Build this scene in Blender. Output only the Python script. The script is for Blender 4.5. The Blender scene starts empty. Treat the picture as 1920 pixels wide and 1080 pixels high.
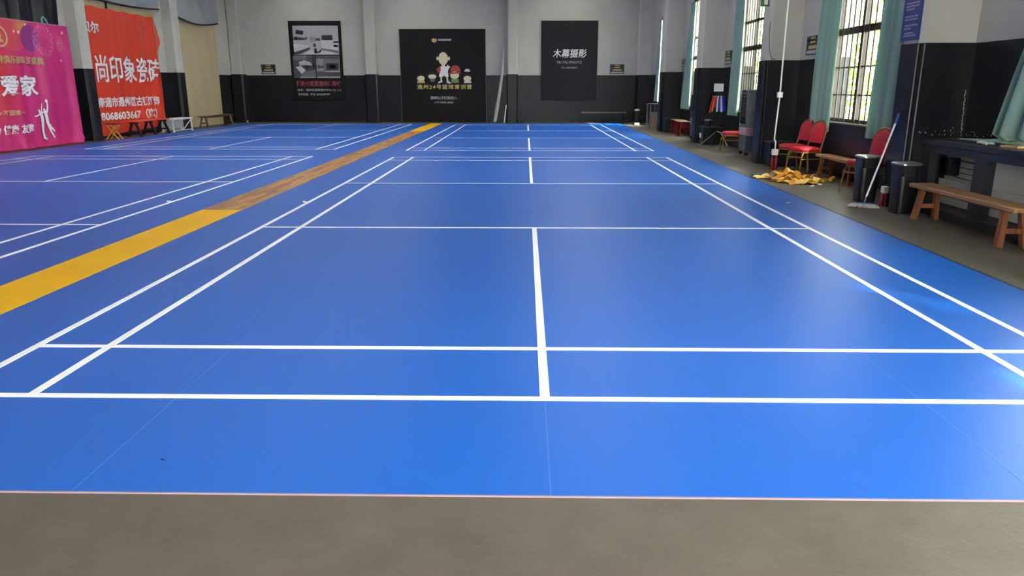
import bpy, bmesh, math, random
from mathutils import Vector, Matrix, Euler
R = math.radians
PI = math.pi
random.seed(7)
sc = bpy.context.scene
C = sc.collection

# ------------------------------------------------------------------ camera, world, sun, exposure
cam_d = bpy.data.cameras.new('camera'); cam = bpy.data.objects.new('camera', cam_d); C.objects.link(cam)
cam.location = (-0.1032, -3.4424, 1.5034)
cam.rotation_euler = (PI/2 - 0.26163, 0.0, 0.01751)
cam_d.sensor_width = 36.0; cam_d.lens = 1404.67/1920*36.0
cam_d.clip_start = 0.05; cam_d.clip_end = 300
sc.camera = cam

world = bpy.data.worlds.new('sky'); sc.world = world; world.use_nodes = True
bg = world.node_tree.nodes['Background']
bg.inputs[0].default_value = (1.0, 0.985, 0.95, 1); bg.inputs[1].default_value = 20.0

sun_d = bpy.data.lights.new('sun', 'SUN'); sun = bpy.data.objects.new('sun', sun_d); C.objects.link(sun)
sun_d.energy = 26.0; sun_d.angle = R(1.2); sun_d.color = (1.0, 0.95, 0.86)
sun.rotation_euler = Vector((-0.5, 0.5, -0.707)).to_track_quat('-Z', 'Y').to_euler()
sun.location = (20, -20, 30)

vs = sc.view_settings
sc.display_settings.display_device = 'sRGB'
vs.view_transform = 'Standard'; vs.look = 'None'; vs.gamma = 1.0; vs.use_curve_mapping = False
vs.exposure = 0.62

# ------------------------------------------------------------------ materials
def lin(c):
    return tuple(((v/255)/12.92 if v/255 <= .04045 else ((v/255+.055)/1.055)**2.4) for v in c)
MATS = {}
def mat(name, rgb, rough=.6, metal=0.0, var=.08, scale=8.0, bump=0.0, bscale=60.0, spec=.5, stretch=(1,1,1), translucent=0.0, rvar=0.0):
    """procedural material: colour with noise variation, optional relief and translucency"""
    if name in MATS: return MATS[name]
    m = bpy.data.materials.new(name); m.use_nodes = True; MATS[name] = m
    nt = m.node_tree; N = nt.nodes; L = nt.links
    b = N['Principled BSDF']; col = lin(rgb)
    b.inputs['Roughness'].default_value = rough; b.inputs['Metallic'].default_value = metal
    b.inputs['Specular IOR Level'].default_value = spec
    tc = N.new('ShaderNodeTexCoord'); mp = N.new('ShaderNodeMapping'); mp.inputs['Scale'].default_value = stretch
    L.new(tc.outputs['Object'], mp.inputs['Vector'])
    nz = N.new('ShaderNodeTexNoise'); nz.inputs['Scale'].default_value = scale; nz.inputs['Detail'].default_value = 5
    L.new(mp.outputs[0], nz.inputs['Vector'])
    cr = N.new('ShaderNodeValToRGB')
    cr.color_ramp.elements[0].position = .3; cr.color_ramp.elements[1].position = .7
    cr.color_ramp.elements[0].color = tuple(max(0, v*(1-var)) for v in col)+(1,)
    cr.color_ramp.elements[1].color = tuple(min(1, v*(1+var)) for v in col)+(1,)
    L.new(nz.outputs[0], cr.inputs[0]); L.new(cr.outputs[0], b.inputs['Base Color'])
    if rvar:
        mr = N.new('ShaderNodeMapRange'); mr.inputs[3].default_value = rough-rvar; mr.inputs[4].default_value = rough+rvar
        L.new(nz.outputs[0], mr.inputs[0]); L.new(mr.outputs[0], b.inputs['Roughness'])
    if bump:
        n2 = N.new('ShaderNodeTexNoise'); n2.inputs['Scale'].default_value = bscale; n2.inputs['Detail'].default_value = 3
        L.new(mp.outputs[0], n2.inputs['Vector'])
        bp = N.new('ShaderNodeBump'); bp.inputs['Strength'].default_value = bump; bp.inputs['Distance'].default_value = .01
        L.new(n2.outputs[0], bp.inputs['Height']); L.new(bp.outputs[0], b.inputs['Normal'])
    if translucent:
        t = N.new('ShaderNodeBsdfTranslucent'); L.new(cr.outputs[0], t.inputs[0])
        mx = N.new('ShaderNodeMixShader'); mx.inputs[0].default_value = translucent
        out = [n for n in N if n.type == 'OUTPUT_MATERIAL'][0]
        L.new(b.outputs[0], mx.inputs[1]); L.new(t.outputs[0], mx.inputs[2]); L.new(mx.outputs[0], out.inputs[0])
    return m

def concrete(name, rgb):
    m = mat(name, rgb, rough=.55, var=.10, scale=.9, bump=.15, bscale=40, rvar=.08)
    nt = m.node_tree; N = nt.nodes; L = nt.links; b = N['Principled BSDF']
    base = b.inputs['Base Color'].links[0].from_socket
    tc = [n for n in N if n.type == 'TEX_COORD'][0]
    n3 = N.new('ShaderNodeTexNoise'); n3.inputs['Scale'].default_value = 5; n3.inputs['Detail'].default_value = 8; n3.inputs['Roughness'].default_value = .7
    L.new(tc.outputs['Object'], n3.inputs['Vector'])
    r = N.new('ShaderNodeValToRGB'); r.color_ramp.elements[0].position = .35; r.color_ramp.elements[1].position = .75
    r.color_ramp.elements[0].color = (.80,.79,.76,1); r.color_ramp.elements[1].color = (1.12,1.1,1.08,1)
    L.new(n3.outputs[0], r.inputs[0])
    mu = N.new('ShaderNodeMix'); mu.data_type = 'RGBA'; mu.blend_type = 'MULTIPLY'; mu.inputs[0].default_value = 1
    L.new(base, mu.inputs[6]); L.new(r.outputs[0], mu.inputs[7]); L.new(mu.outputs[2], b.inputs['Base Color'])
    return m

def glass_mat():
    m = bpy.data.materials.new('window_glass'); m.use_nodes = True; nt = m.node_tree; N = nt.nodes; L = nt.links
    out = [n for n in N if n.type == 'OUTPUT_MATERIAL'][0]; N.remove(N['Principled BSDF'])
    t = N.new('ShaderNodeBsdfTransparent'); t.inputs[0].default_value = (.93,.95,.92,1)
    g = N.new('ShaderNodeBsdfGlossy'); g.inputs['Roughness'].default_value = .03
    mx = N.new('ShaderNodeMixShader'); mx.inputs[0].default_value = .05; L.new(t.outputs[0], mx.inputs[1]); L.new(g.outputs[0], mx.inputs[2])
    L.new(mx.outputs[0], out.inputs[0]); return m
GLASS = glass_mat()

def added_skylight_mat():  # diffusing plastic for the added rooflights that brighten the hall
    m = bpy.data.materials.new('added_rooflight_plastic'); m.use_nodes = True; nt = m.node_tree; N = nt.nodes; L = nt.links
    out = [n for n in N if n.type == 'OUTPUT_MATERIAL'][0]; N.remove(N['Principled BSDF'])
    t = N.new('ShaderNodeBsdfTranslucent'); t.inputs[0].default_value = (.54,.54,.54,1)
    d = N.new('ShaderNodeBsdfDiffuse'); d.inputs[0].default_value = (.7,.7,.7,1)
    mx = N.new('ShaderNodeMixShader'); mx.inputs[0].default_value = .25
    L.new(t.outputs[0], mx.inputs[1]); L.new(d.outputs[0], mx.inputs[2]); L.new(mx.outputs[0], out.inputs[0]); return m
ADDED_ROOFLIGHT = added_skylight_mat()

def wood_mat(name, c1, c2, along='y', rough=.5):
    if name in MATS: return MATS[name]
    st = {'y': (14, .8, 14), 'x': (.8, 14, 14), 'z': (14, 14, .8)}[along]
    m = mat(name, c1, rough=rough, var=.25, scale=2.2, stretch=st, bump=.1, bscale=6)
    cr = [n for n in m.node_tree.nodes if n.type == 'VALTORGB'][0]
    cr.color_ramp.elements[0].color = lin(c2)+(1,); cr.color_ramp.elements[1].color = lin(c1)+(1,)
    return m

def parquet_mat():
    m = bpy.data.materials.new('wood_print_vinyl'); m.use_nodes = True; nt = m.node_tree; N = nt.nodes; L = nt.links; b = N['Principled BSDF']
    b.inputs['Roughness'].default_value = .42
    tc = N.new('ShaderNodeTexCoord'); mp = N.new('ShaderNodeMapping'); mp.inputs['Rotation'].default_value = (0, 0, R(90))
    L.new(tc.outputs['Object'], mp.inputs[0])
    br = N.new('ShaderNodeTexBrick'); br.inputs['Scale'].default_value = 1.0; br.inputs['Brick Width'].default_value = .62
    br.inputs['Row Height'].default_value = .075; br.inputs['Mortar Size'].default_value = .003; br.inputs['Bias'].default_value = .0
    br.inputs['Color1'].default_value = lin((206,146,56))+(1,); br.inputs['Color2'].default_value = lin((138,86,30))+(1,); br.inputs['Mortar'].default_value = lin((70,42,18))+(1,)
    L.new(mp.outputs[0], br.inputs['Vector'])
    nz = N.new('ShaderNodeTexNoise'); nz.inputs['Scale'].default_value = 3; m2 = N.new('ShaderNodeMapping'); m2.inputs['Scale'].default_value = (20, 1.2, 1)
    L.new(tc.outputs['Object'], m2.inputs[0]); L.new(m2.outputs[0], nz.inputs['Vector'])
    mu = N.new('ShaderNodeMix'); mu.data_type = 'RGBA'; mu.blend_type = 'OVERLAY'; mu.inputs[0].default_value = .45
    L.new(br.outputs[0], mu.inputs[6]); L.new(nz.outputs[0], mu.inputs[7]); L.new(mu.outputs[2], b.inputs['Base Color'])
    return m

# main palette
M_WALL   = mat('wall_plaster_grey', (186,184,172), .85, var=.05, scale=1.3, bump=.08, bscale=25)
M_DARK   = mat('dark_gloss_paint', (21,23,27), .36, var=.25, scale=2.0, bump=.06, bscale=14, rvar=.1, spec=.3)
M_WALLW  = mat('far_wall_plaster', (180,179,168), .85, var=.05, scale=1.1, bump=.08, bscale=25)
M_CEIL   = mat('ceiling_paint', (196,196,192), .9, var=.03)
M_FLOOR  = concrete('concrete_floor', (91,85,75))
M_MAT    = mat('blue_vinyl_mat', (19,94,188), .40, var=.035, scale=.35, bump=.10, bscale=220, spec=.23, rvar=.05)
M_SEAM   = mat('mat_weld_seam', (46,112,200), .5, var=.03)
M_LINE   = mat('white_court_paint', (246,247,248), .5, var=.02, scale=3)
M_YEL    = mat('yellow_vinyl', (240,182,0), .5, var=.05, scale=1.2, bump=.06, bscale=200, spec=.1)
M_WOODPR = parquet_mat()
M_LIP    = mat('mat_edge_lip', (150,128,136), .6, var=.1)
M_BLKLIP = mat('mat_black_edge', (26,28,34), .6, var=.1)
M_BLACK  = mat('black_plastic', (18,19,22), .38, var=.15, scale=5)
M_BLACKM = mat('black_matte', (16,16,18), .7, var=.2, scale=5)
M_STEEL  = mat('brushed_steel', (190,190,188), .28, metal=.9, var=.05)
M_WHITE  = mat('white_enamel', (226,226,222), .4, var=.03)
M_RED    = mat('red_velvet', (190,22,44), .6, var=.10, scale=14, bump=.1, bscale=120)
M_GOLD   = mat('gold_frame_paint', (150,112,52), .35, metal=.35, var=.12)
M_TEAL   = mat('teal_curtain_cloth', (150,182,168), .8, var=.07, scale=5, stretch=(1,1,.2), bump=.1, bscale=160, translucent=.22)
M_BENCH  = wood_mat('bench_wood', (168,112,62), (120,72,36), 'y')
M_BENCHT = wood_mat('bench_top_worn', (178,136,92), (126,86,52), 'y')
M_BENCHL = wood_mat('bench_leg_wood', (140,84,44), (98,56,28), 'z')
M_BROWN  = mat('window_timber', (46,33,24), .5, var=.2, scale=9, stretch=(1,1,.15))
M_BAR    = mat('iron_bar_paint', (46,40,34), .5, var=.15)
M_CREAM  = mat('cream_tarpaulin', (184,168,130), .75, var=.06, scale=1.2, bump=.12, bscale=9)
M_GREYD  = mat('grey_sheet_cloth', (150,152,154), .75, var=.06, scale=2, bump=.1, bscale=14)
M_ALU    = mat('white_aluminium_handle', (222,222,226), .3, metal=.2, var=.03)
M_BLUEP  = mat('blue_plastic', (26,72,140), .4, var=.05)
M_GREYP  = mat('grey_plastic', (128,130,132), .45, var=.05)
M_POSTER = mat('poster_black_print', (20,19,21), .6, var=.10, scale=3, spec=.2)
M_PRW    = mat('print_white', (226,226,226), .6, var=.02)
M_PRG    = mat('print_grey_lettering', (176,176,178), .6, var=.03)
M_PRGOLD = mat('print_gold', (196,172,110), .55, var=.1, scale=30)
M_LEAF   = mat('leaf_green', (118,158,62), .6, var=.35, scale=3, translucent=.45)
M_BARK   = mat('bark_brown', (82,66,50), .85, var=.25, scale=12, bump=.4, bscale=30)

# ------------------------------------------------------------------ geometry helpers
class G:
    """collects boxes, tubes, prisms ... in world (or thing-local) coordinates; build() links them as ONE mesh object"""
    def __init__(s): s.v = []; s.f = []; s.mi = []
    def add(s, vs, fs, mi=0):
        o = len(s.v); s.v += [tuple(v) for v in vs]
        for f in fs: s.f.append(tuple(i+o for i in f)); s.mi.append(mi)
        return s
    def box(s, x0, x1, y0, y1, z0, z1, mi=0):
        v = [(x0,y0,z0),(x1,y0,z0),(x1,y1,z0),(x0,y1,z0),(x0,y0,z1),(x1,y0,z1),(x1,y1,z1),(x0,y1,z1)]
        return s.add(v, [(3,2,1,0),(4,5,6,7),(0,1,5,4),(1,2,6,5),(2,3,7,6),(3,0,4,7)], mi)
    def obox(s, c, size, rot=(0,0,0), mi=0):
        e = Euler(rot).to_matrix(); a, b, d = (k/2 for k in size); c = Vector(c)
        v = [c+e@Vector((x*a, y*b, z*d)) for z in (-1,1) for x, y in ((-1,-1),(1,-1),(1,1),(-1,1))]
        return s.add(v, [(3,2,1,0),(4,5,6,7),(0,1,5,4),(1,2,6,5),(2,3,7,6),(3,0,4,7)], mi)
    def beam(s, p0, p1, w, d, up=(0,0,1), mi=0, taper=1.0):
        """square-section bar between two points"""
        p0 = Vector(p0); p1 = Vector(p1); z = (p1-p0).normalized(); u = Vector(up)
        if abs(z.dot(u)) > .98: u = Vector((0,1,0))
        x = u.cross(z).normalized(); y = z.cross(x)
        v = []
        for p, k in ((p0, 1.0), (p1, taper)):
            for a, b in ((-1,-1),(1,-1),(1,1),(-1,1)): v.append(p + x*(a*w/2*k) + y*(b*d/2*k))
        return s.add(v, [(3,2,1,0),(4,5,6,7),(0,1,5,4),(1,2,6,5),(2,3,7,6),(3,0,4,7)], mi)
    def tube(s, pts, r, n=8, mi=0, closed=False):
        pts = [Vector(p) for p in pts]; m = len(pts); rings = []
        rr = r if isinstance(r, (list, tuple)) else [r]*m
        prev = None
        for i, p in enumerate(pts):
            if closed: t = (pts[(i+1) % m]-pts[i-1]).normalized()
            else: t = (pts[min(i+1, m-1)]-pts[max(i-1, 0)]).normalized()
            if prev is None:
                u = Vector((0,0,1)) if abs(t.z) < .9 else Vector((1,0,0))
                x = u.cross(t).normalized()
            else:
                x = (prev - t*prev.dot(t)).normalized()
            y = t.cross(x); prev = x
            rings.append([p + (x*math.cos(a)+y*math.sin(a))*rr[i] for a in (2*PI*k/n for k in range(n))])
        v = [q for g in rings for q in g]; f = []
        for i in range(m if closed else m-1):
            j = (i+1) % m
            for k in range(n): f.append((i*n+k, i*n+(k+1) % n, j*n+(k+1) % n, j*n+k))
        if not closed: f += [tuple(reversed(range(n))), tuple((m-1)*n+k for k in range(n))]
        return s.add(v, f, mi)
    def lathe(s, prof, c=(0,0,0), n=16, mi=0, sq=None):
        """revolve (r, z) pairs round the vertical through c; sq = rounded-square exponent"""
        v = []; m = len(prof)
        for r, z in prof:
            for k in range(n):
                a = 2*PI*k/n; ca, sa = math.cos(a), math.sin(a)
                q = 1.0 if not sq else 1/((abs(ca)**sq+abs(sa)**sq)**(1/sq))
                v.append((c[0]+r*q*ca, c[1]+r*q*sa, c[2]+z))
        f = [(i*n+k, i*n+(k+1) % n, (i+1)*n+(k+1) % n, (i+1)*n+k) for i in range(m-1) for k in range(n)]
        f += [tuple(reversed(range(n))), tuple((m-1)*n+k for k in range(n))]
        return s.add(v, f, mi)
    def prism(s, poly, fn, d0, d1, mi=0):
        """polygon (a, b) pushed from depth d0 to d1; fn(a, b, d) gives the point"""
        n = len(poly); v = [fn(a, b, d0) for a, b in poly]+[fn(a, b, d1) for a, b in poly]
        f = [tuple(reversed(range(n))), tuple(range(n, 2*n))]+[(i, (i+1) % n, n+(i+1) % n, n+i) for i in range(n)]
        return s.add(v, f, mi)
    def sheet(s, fn, nu, nv, th, mi=0):
        """cloth: fn(u, v, off) for u, v in 0..1, closed with thickness th"""
        v = [fn(i/nu, j/nv, o) for o in (0, th) for j in range(nv+1) for i in range(nu+1)]
        w = nu+1; o = w*(nv+1); f = []
        for j in range(nv):
            for i in range(nu):
                a = j*w+i; f.append((a, a+1, a+w+1, a+w)); f.append((o+a+w, o+a+w+1, o+a+1, o+a))
        for i in range(nu):
            f.append((o+i, o+i+1, i+1, i)); a = nv*w+i; f.append((a, a+1, o+a+1, o+a))
        for j in range(nv):
            a = j*w; f.append((a, a+w, o+a+w, o+a)); a = j*w+nu; f.append((o+a, o+a+w, a+w, a))
        return s.add(v, f, mi)
    def build(s, name, mats, parent=None, origin=None, smooth=False, bevel=0.0, seg=1):
        o = Vector(origin) if origin is not None else (Vector(BASE[parent.name]) if parent is not None and parent.name in BASE else Vector((0,0,0)))
        me = bpy.data.meshes.new(name)
        me.from_pydata([tuple(Vector(v)-o) for v in s.v], [], s.f)
        mats = mats if isinstance(mats, (list, tuple)) else [mats]
        for m in mats: me.materials.append(m)
        me.polygons.foreach_set('material_index', s.mi)
        bm = bmesh.new(); bm.from_mesh(me)
        bmesh.ops.recalc_face_normals(bm, faces=bm.faces)
        if bevel:
            es = [e for e in bm.edges if len(e.link_faces) == 2 and e.calc_face_angle(0) > .7]
            bmesh.ops.bevel(bm, geom=es, offset=bevel, segments=seg, profile=.7, affect='EDGES', clamp_overlap=True)
        bm.to_mesh(me); bm.free()
        if smooth:
            me.polygons.foreach_set('use_smooth', [True]*len(me.polygons))
            try: me.set_sharp_from_angle(angle=R(40))
            except Exception: pass
        ob = bpy.data.objects.new(name, me); C.objects.link(ob)
        if parent is not None: ob.parent = parent
        if origin is not None: ob.location = origin
        BASE[ob.name] = tuple(o)
        return ob
BASE = {}
def tag(o, label, cat, group=None):
    o['label'] = label; o['category'] = cat
    if group: o['group'] = group
    return o
def thing(name, loc, label, cat, group=None, rz=0.0, local=False):
    """an Empty at the thing's base; parts are given in world coordinates unless local"""
    o = bpy.data.objects.new(name, None); C.objects.link(o); o.location = loc; o.rotation_euler = (0,0,rz)
    o.empty_display_size = .1
    if not local: BASE[o.name] = tuple(loc)
    else: BASE[o.name] = (0,0,0)
    return tag(o, label, cat, group)
def struct(o, label=None):
    o['kind'] = 'structure'
    if label: o['label'] = label
    return o
def sempty(name, loc, label=None):
    o = bpy.data.objects.new(name, None); C.objects.link(o); o.location = loc; BASE[o.name] = tuple(loc); o.empty_display_size = .1
    return struct(o, label)
def copy_thing(root, loc, rz, label, group=None):
    r = root.copy(); C.objects.link(r); r.location = loc; r.rotation_euler = (0,0,rz); r['label'] = label
    if group: r['group'] = group
    for ch in list(root.children):
        c = ch.copy(); C.objects.link(c); c.parent = r
        for g in list(ch.children):
            d = g.copy(); C.objects.link(d); d.parent = c
    return r

# lettering: a text laid flat in (a, b), fitted into a box, then placed by fn(a, b, d)
def lettering(name, body, box, fn, m, parent, bold=.0, shear=0.0, th=.004, cut=None, spacing=1.0):
    cu = bpy.data.curves.new('lettering_curve', 'FONT'); cu.body = body; cu.size = 1; cu.offset = bold; cu.shear = shear; cu.resolution_u = 2
    cu.space_character = spacing
    to = bpy.data.objects.new('lettering_curve', cu); C.objects.link(to)
    dg = bpy.context.evaluated_depsgraph_get(); dg.update()
    me = bpy.data.meshes.new_from_object(to.evaluated_get(dg))
    bpy.data.objects.remove(to); bpy.data.curves.remove(cu)
    xs = [v.co.x for v in me.vertices]; ys = [v.co.y for v in me.vertices]
    a0, a1, b0, b1 = box; sx = (a1-a0)/(max(xs)-min(xs)); sy = (b1-b0)/(max(ys)-min(ys)); mx, my = min(xs), min(ys)
    for v in me.vertices: v.co = (a0+(v.co.x-mx)*sx, b0+(v.co.y-my)*sy, 0)
    bm = bmesh.new(); bm.from_mesh(me)
    if cut:
        k = math.ceil(a0/cut)
        while k*cut < a1:
            bmesh.ops.bisect_plane(bm, geom=bm.verts[:]+bm.edges[:]+bm.faces[:], plane_co=(k*cut,0,0), plane_no=(1,0,0)); k += 1
        k = math.ceil(b0/.25)
        while k*.25 < b1:
            bmesh.ops.bisect_plane(bm, geom=bm.verts[:]+bm.edges[:]+bm.faces[:], plane_co=(0,k*.25,0), plane_no=(0,1,0)); k += 1
    ret = bmesh.ops.extrude_face_region(bm, geom=bm.faces[:])
    for v in ret['geom']:
        if isinstance(v, bmesh.types.BMVert): v.co.z += th
    p = Vector(BASE.get(parent.name, (0,0,0)))
    for v in bm.verts: v.co = Vector(fn(v.co.x, v.co.y, v.co.z)) - p
    bmesh.ops.recalc_face_normals(bm, faces=bm.faces)
    bm.to_mesh(me); bm.free(); me.materials.clear(); me.materials.append(m)
    ob = bpy.data.objects.new(name, me); C.objects.link(ob); ob.parent = parent; ob['kind'] = 'stuff'
    return ob

# ------------------------------------------------------------------ the hall
XR, XL, YF, YB, ZC = 5.3, -13.0, 30.9, -9.0, 6.6     # wall faces, ceiling height
HD = 2.02                                            # top of the dark paint
BAYS = [(3.32, 5), (9.35, 1), (15.3, 2), (21.2, 3), (27.1, 4)]   # window centres along the wall by the trees
WZ0, WZ1 = .93, 4.2

struct(G().box(XL-.4, XR+.4, YB-.4, YF+.4, -.2, 0).build('floor', M_FLOOR), 'bare grey-brown concrete floor of the hall')
# unseen ceiling with rooflights added for overhead light; deep wells cut their floor reflections
SKX = [(-10.2,-8.6), (-5.4,-4.0), (.8,2.6)]
SKY_ = [(7.0,11.6), (12.8,17.5), (18.8,23.5), (24.8,29.6)]
WELL = 1.0
g = G(); xs = [XL-.4]+[x for p in SKX for x in p]+[XR+.4]; ys = [YB-.4]+[y for p in SKY_ for y in p]+[YF+.4]
for i in range(0, len(xs)-1):
    for j in range(0, len(ys)-1):
        if i % 2 == 1 and j % 2 == 1: continue
        g.box(xs[i], xs[i+1], ys[j], ys[j+1], ZC, ZC+.15)
ceil = struct(g.build('ceiling', M_CEIL), 'pale ceiling with added long plastic rooflights')
for (x0, x1) in SKX:
    for (y0, y1) in SKY_:
        G().box(x0, x1, y0, y1, ZC+WELL, ZC+WELL+.015).build('added_rooflight_panel', ADDED_ROOFLIGHT, ceil)
        G().box(x0-.1, x0, y0-.1, y1+.1, ZC+.15, ZC+WELL+.02).box(x1, x1+.1, y0-.1, y1+.1, ZC+.15, ZC+WELL+.02).box(x0, x1, y0-.1, y0, ZC+.15, ZC+WELL+.02).box(x0, x1, y1, y1+.1, ZC+.15, ZC+WELL+.02).build('added_rooflight_well', M_CEIL, ceil)

# right wall with window openings and a doorway added to brighten the near floor
g = G(); DY0, DY1, DZ = -4.7, -.5, 4.4
edges = [YB-.4, DY0, DY1]
for yc, n in BAYS: edges += [yc-1, yc+1]
edges.append(YF+.4)
def wseg(g, x0, x1, y0, y1, lo_light=False):
    if lo_light:
        g.box(x0, x1, y0, y1, 0, .86, 0); g.box(x0, x1, y0, y1, .86, HD, 1)
    else: g.box(x0, x1, y0, y1, 0, HD, 1)
    g.box(x0, x1, y0, y1, HD, ZC, 0)
for k in range(0, len(edges), 2):
    wseg(g, XR, XR+.3, edges[k], edges[k+1])
g.box(XR, XR+.3, DY0, DY1, DZ, ZC, 0)  # wall above the added, unseen doorway
for yc, n in BAYS:
    g.box(XR, XR+.3, yc-1, yc+1, 0, WZ0, 1); g.box(XR, XR+.3, yc-1, yc+1, WZ1, ZC, 0)
wr = struct(g.build('wall_right', [M_WALL, M_DARK]), 'grey window wall with black painted lower part')
# worn pale patches of bare plaster where the dark paint has flaked
M_FLAKE = mat('bare_plaster_flake', (190,188,180), .9, var=.1)
def flakes(g, pts, fn):
    for a, b, s in pts:
        n = 6; poly = [(a+s*random.uniform(.5,1)*math.cos(2*PI*k/n), b+s*random.uniform(.5,1.2)*math.sin(2*PI*k/n)) for k in range(n)]
        g.prism(poly, fn, 0, .002)

# far wall
g = G()
wseg(g, XL-.4, XR+.4, YF, YF+.3)
wf = struct(g.build('wall_far', [M_WALLW, M_DARK]), 'grey end wall with black painted lower part')
# left wall
g = G(); wseg(g, XL-.3, XL, YB-.4, YF+.4)
wl = struct(g.build('wall_left', [M_WALL, M_DARK]), 'grey side wall with black painted lower part')
# back wall; unseen open gateway added behind the camera to let daylight in
g = G()
for x0, x1 in ((XL-.4, -1.5), (2.5, XR+.4)): wseg(g, x0, x1, YB-.3, YB)
g.box(-1.5, 2.5, YB-.3, YB, 3.4, ZC, 0)
struct(g.build('wall_back', [M_WALL, M_DARK]), 'end wall with an added wide open gateway')

def pillar(x_in, x_wall, y0, y1, label, beads=True, h=HD):
    """painted pier with chamfered corners; the dark lower cladding stands a little proud"""
    s = 1 if x_wall > x_in else -1
    c = .07
    def prof(e):
        return [(x_wall, y0-e), (x_in+s*(c-e), y0-e), (x_in-s*e, y0+c-e), (x_in-s*e, y1-c+e), (x_in+s*(c-e), y1+e), (x_wall, y1+e)]
    g = G()
    g.prism(prof(0), lambda a, b, d: (a, b, d), h, ZC, 0)
    g.prism(prof(.022), lambda a, b, d: (a, b, d), 0, h, 1)
    o = struct(g.build('pillar', [M_WALL, M_DARK]), label)
    if beads:
        for t in (.15, .85):
            p = (x_in+s*c*t-s*.022, y0+c*(1-t)-.022)
            G().tube([(p[0], p[1], .02), (p[0], p[1], h-.01)], .02, 8).build('corner_bead', M_DARK, o, smooth=True)
    # small lit ledge on top of the cladding
    return o
RP = [(6.1,6.6,'bright blue notice'), (12.08,12.55,'green exit sign'), (17.95,18.5,'tall dark bibs stand'), (23.6,24.2,'leaning board')]
for y0, y1, w in RP: pillar(4.65, XR, y0, y1, 'black and white wall pier by the '+w)
pillar(4.65, XR, .2, .7, 'black and white wall pier outside the picture by the counter'); pillar(4.65, XR, -5.8, -5.3, 'black and white wall pier behind the camera')
pillar(4.72, XR, 30.3, YF, 'pale corner pier beside the small table')
for y0, y1, w in ((18.5,18.95,'red banner'), (24.42,24.92,'cream sheet')): pillar(-12.6, XL, y0, y1, 'white and black wall pier beside the '+w)
def fpillar(x0, x1, y, label):
    c = .06
    def prof(e): return [(x0-e, YF), (x0-e, y+c-e), (x0+c-e, y-e), (x1-c+e, y-e), (x1+e, y+c-e), (x1+e, YF)]
    g = G(); g.prism(prof(0), lambda a, b, d: (a, b, d), HD+.04, ZC, 0); g.prism(prof(.02), lambda a, b, d: (a, b, d), 0, HD+.04, 1)
    return struct(g.build('pillar', [M_WALLW, M_DARK]), label)
fpillar(-7.12, -6.62, 30.5, 'pale end wall pier between the kitchen poster and the coach poster')
fpillar(-.92, -.46, 30.5, 'pale end wall pier behind the rolled tube')
fpillar(-13.0, -12.5, 30.4, 'pale corner pier beside the cream sheet')

# windows with iron bars
M_SILL = mat('worn_sill_plaster', (150,146,136), .85, var=.3, scale=25)
wlabel = {1:'barred window between two teal curtains above the wooden bench', 2:'barred window behind the tall air cooler', 3:'barred window near the red stools',
          4:'barred window at the end of the wall behind the small table', 5:'barred window over the counter'}
bar_me = None
for yc, n in BAYS:
    y0, y1 = yc-1, yc+1
    w = sempty('window_%d' % n, (XR+.1, yc, WZ0), wlabel[n])
    x0, x1 = XR+.02, XR+.08
    G().box(x0, x1, y0, y0+.06, WZ0, WZ1).box(x0, x1, y1-.06, y1, WZ0, WZ1).box(x0, x1, y0+.06, y1-.06, WZ0, WZ0+.06).box(x0, x1, y0+.06, y1-.06, WZ1-.06, WZ1).build('window_frame', M_BROWN, w)
    G().box(x0-.01, x1, yc-.05, yc+.05, WZ0+.06, WZ1-.06).build('mullion', M_BROWN, w)
    G().box(x0-.01, x1, y0+.06, y1-.06, 2.36, 2.47).build('transom', M_BROWN, w)
    G().box(x0-.005, x1, y0+.06, y1-.06, 3.0, 3.06).build('transom', M_BROWN, w)
    for (a, b) in ((y0+.06, yc-.05), (yc+.05, y1-.06)):
        for (c, d) in ((WZ0+.06, 2.36), (2.47, 3.0), (3.06, WZ1-.06)):
            G().box(x0+.028, x0+.034, a, b, c, d).build('pane', GLASS, w)
        for zz in (1.38, 1.83):
            G().box(x0+.01, x0+.05, a, b, zz-.012, zz+.012).build('glazing_bar', M_BROWN, w)
    for k in range(10):
        yy = y0+.1+k*(y1-y0-.2)/9
        if bar_me is None:
            b = G().tube([(0,0,0), (0,0,WZ1-WZ0)], .013, 6).build('iron_bar', M_BAR, w, origin=(0,0,0)); bar_me = b.data
        else:
            b = bpy.data.objects.new('iron_bar', bar_me); C.objects.link(b); b.parent = w
        b.location = (-.115, yy-yc, 0)
    G().box(XR-.035, XR+.02, y0-.02, y1+.02, WZ0-.03, WZ0).build('window_sill', M_SILL, w, bevel=.006)

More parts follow.
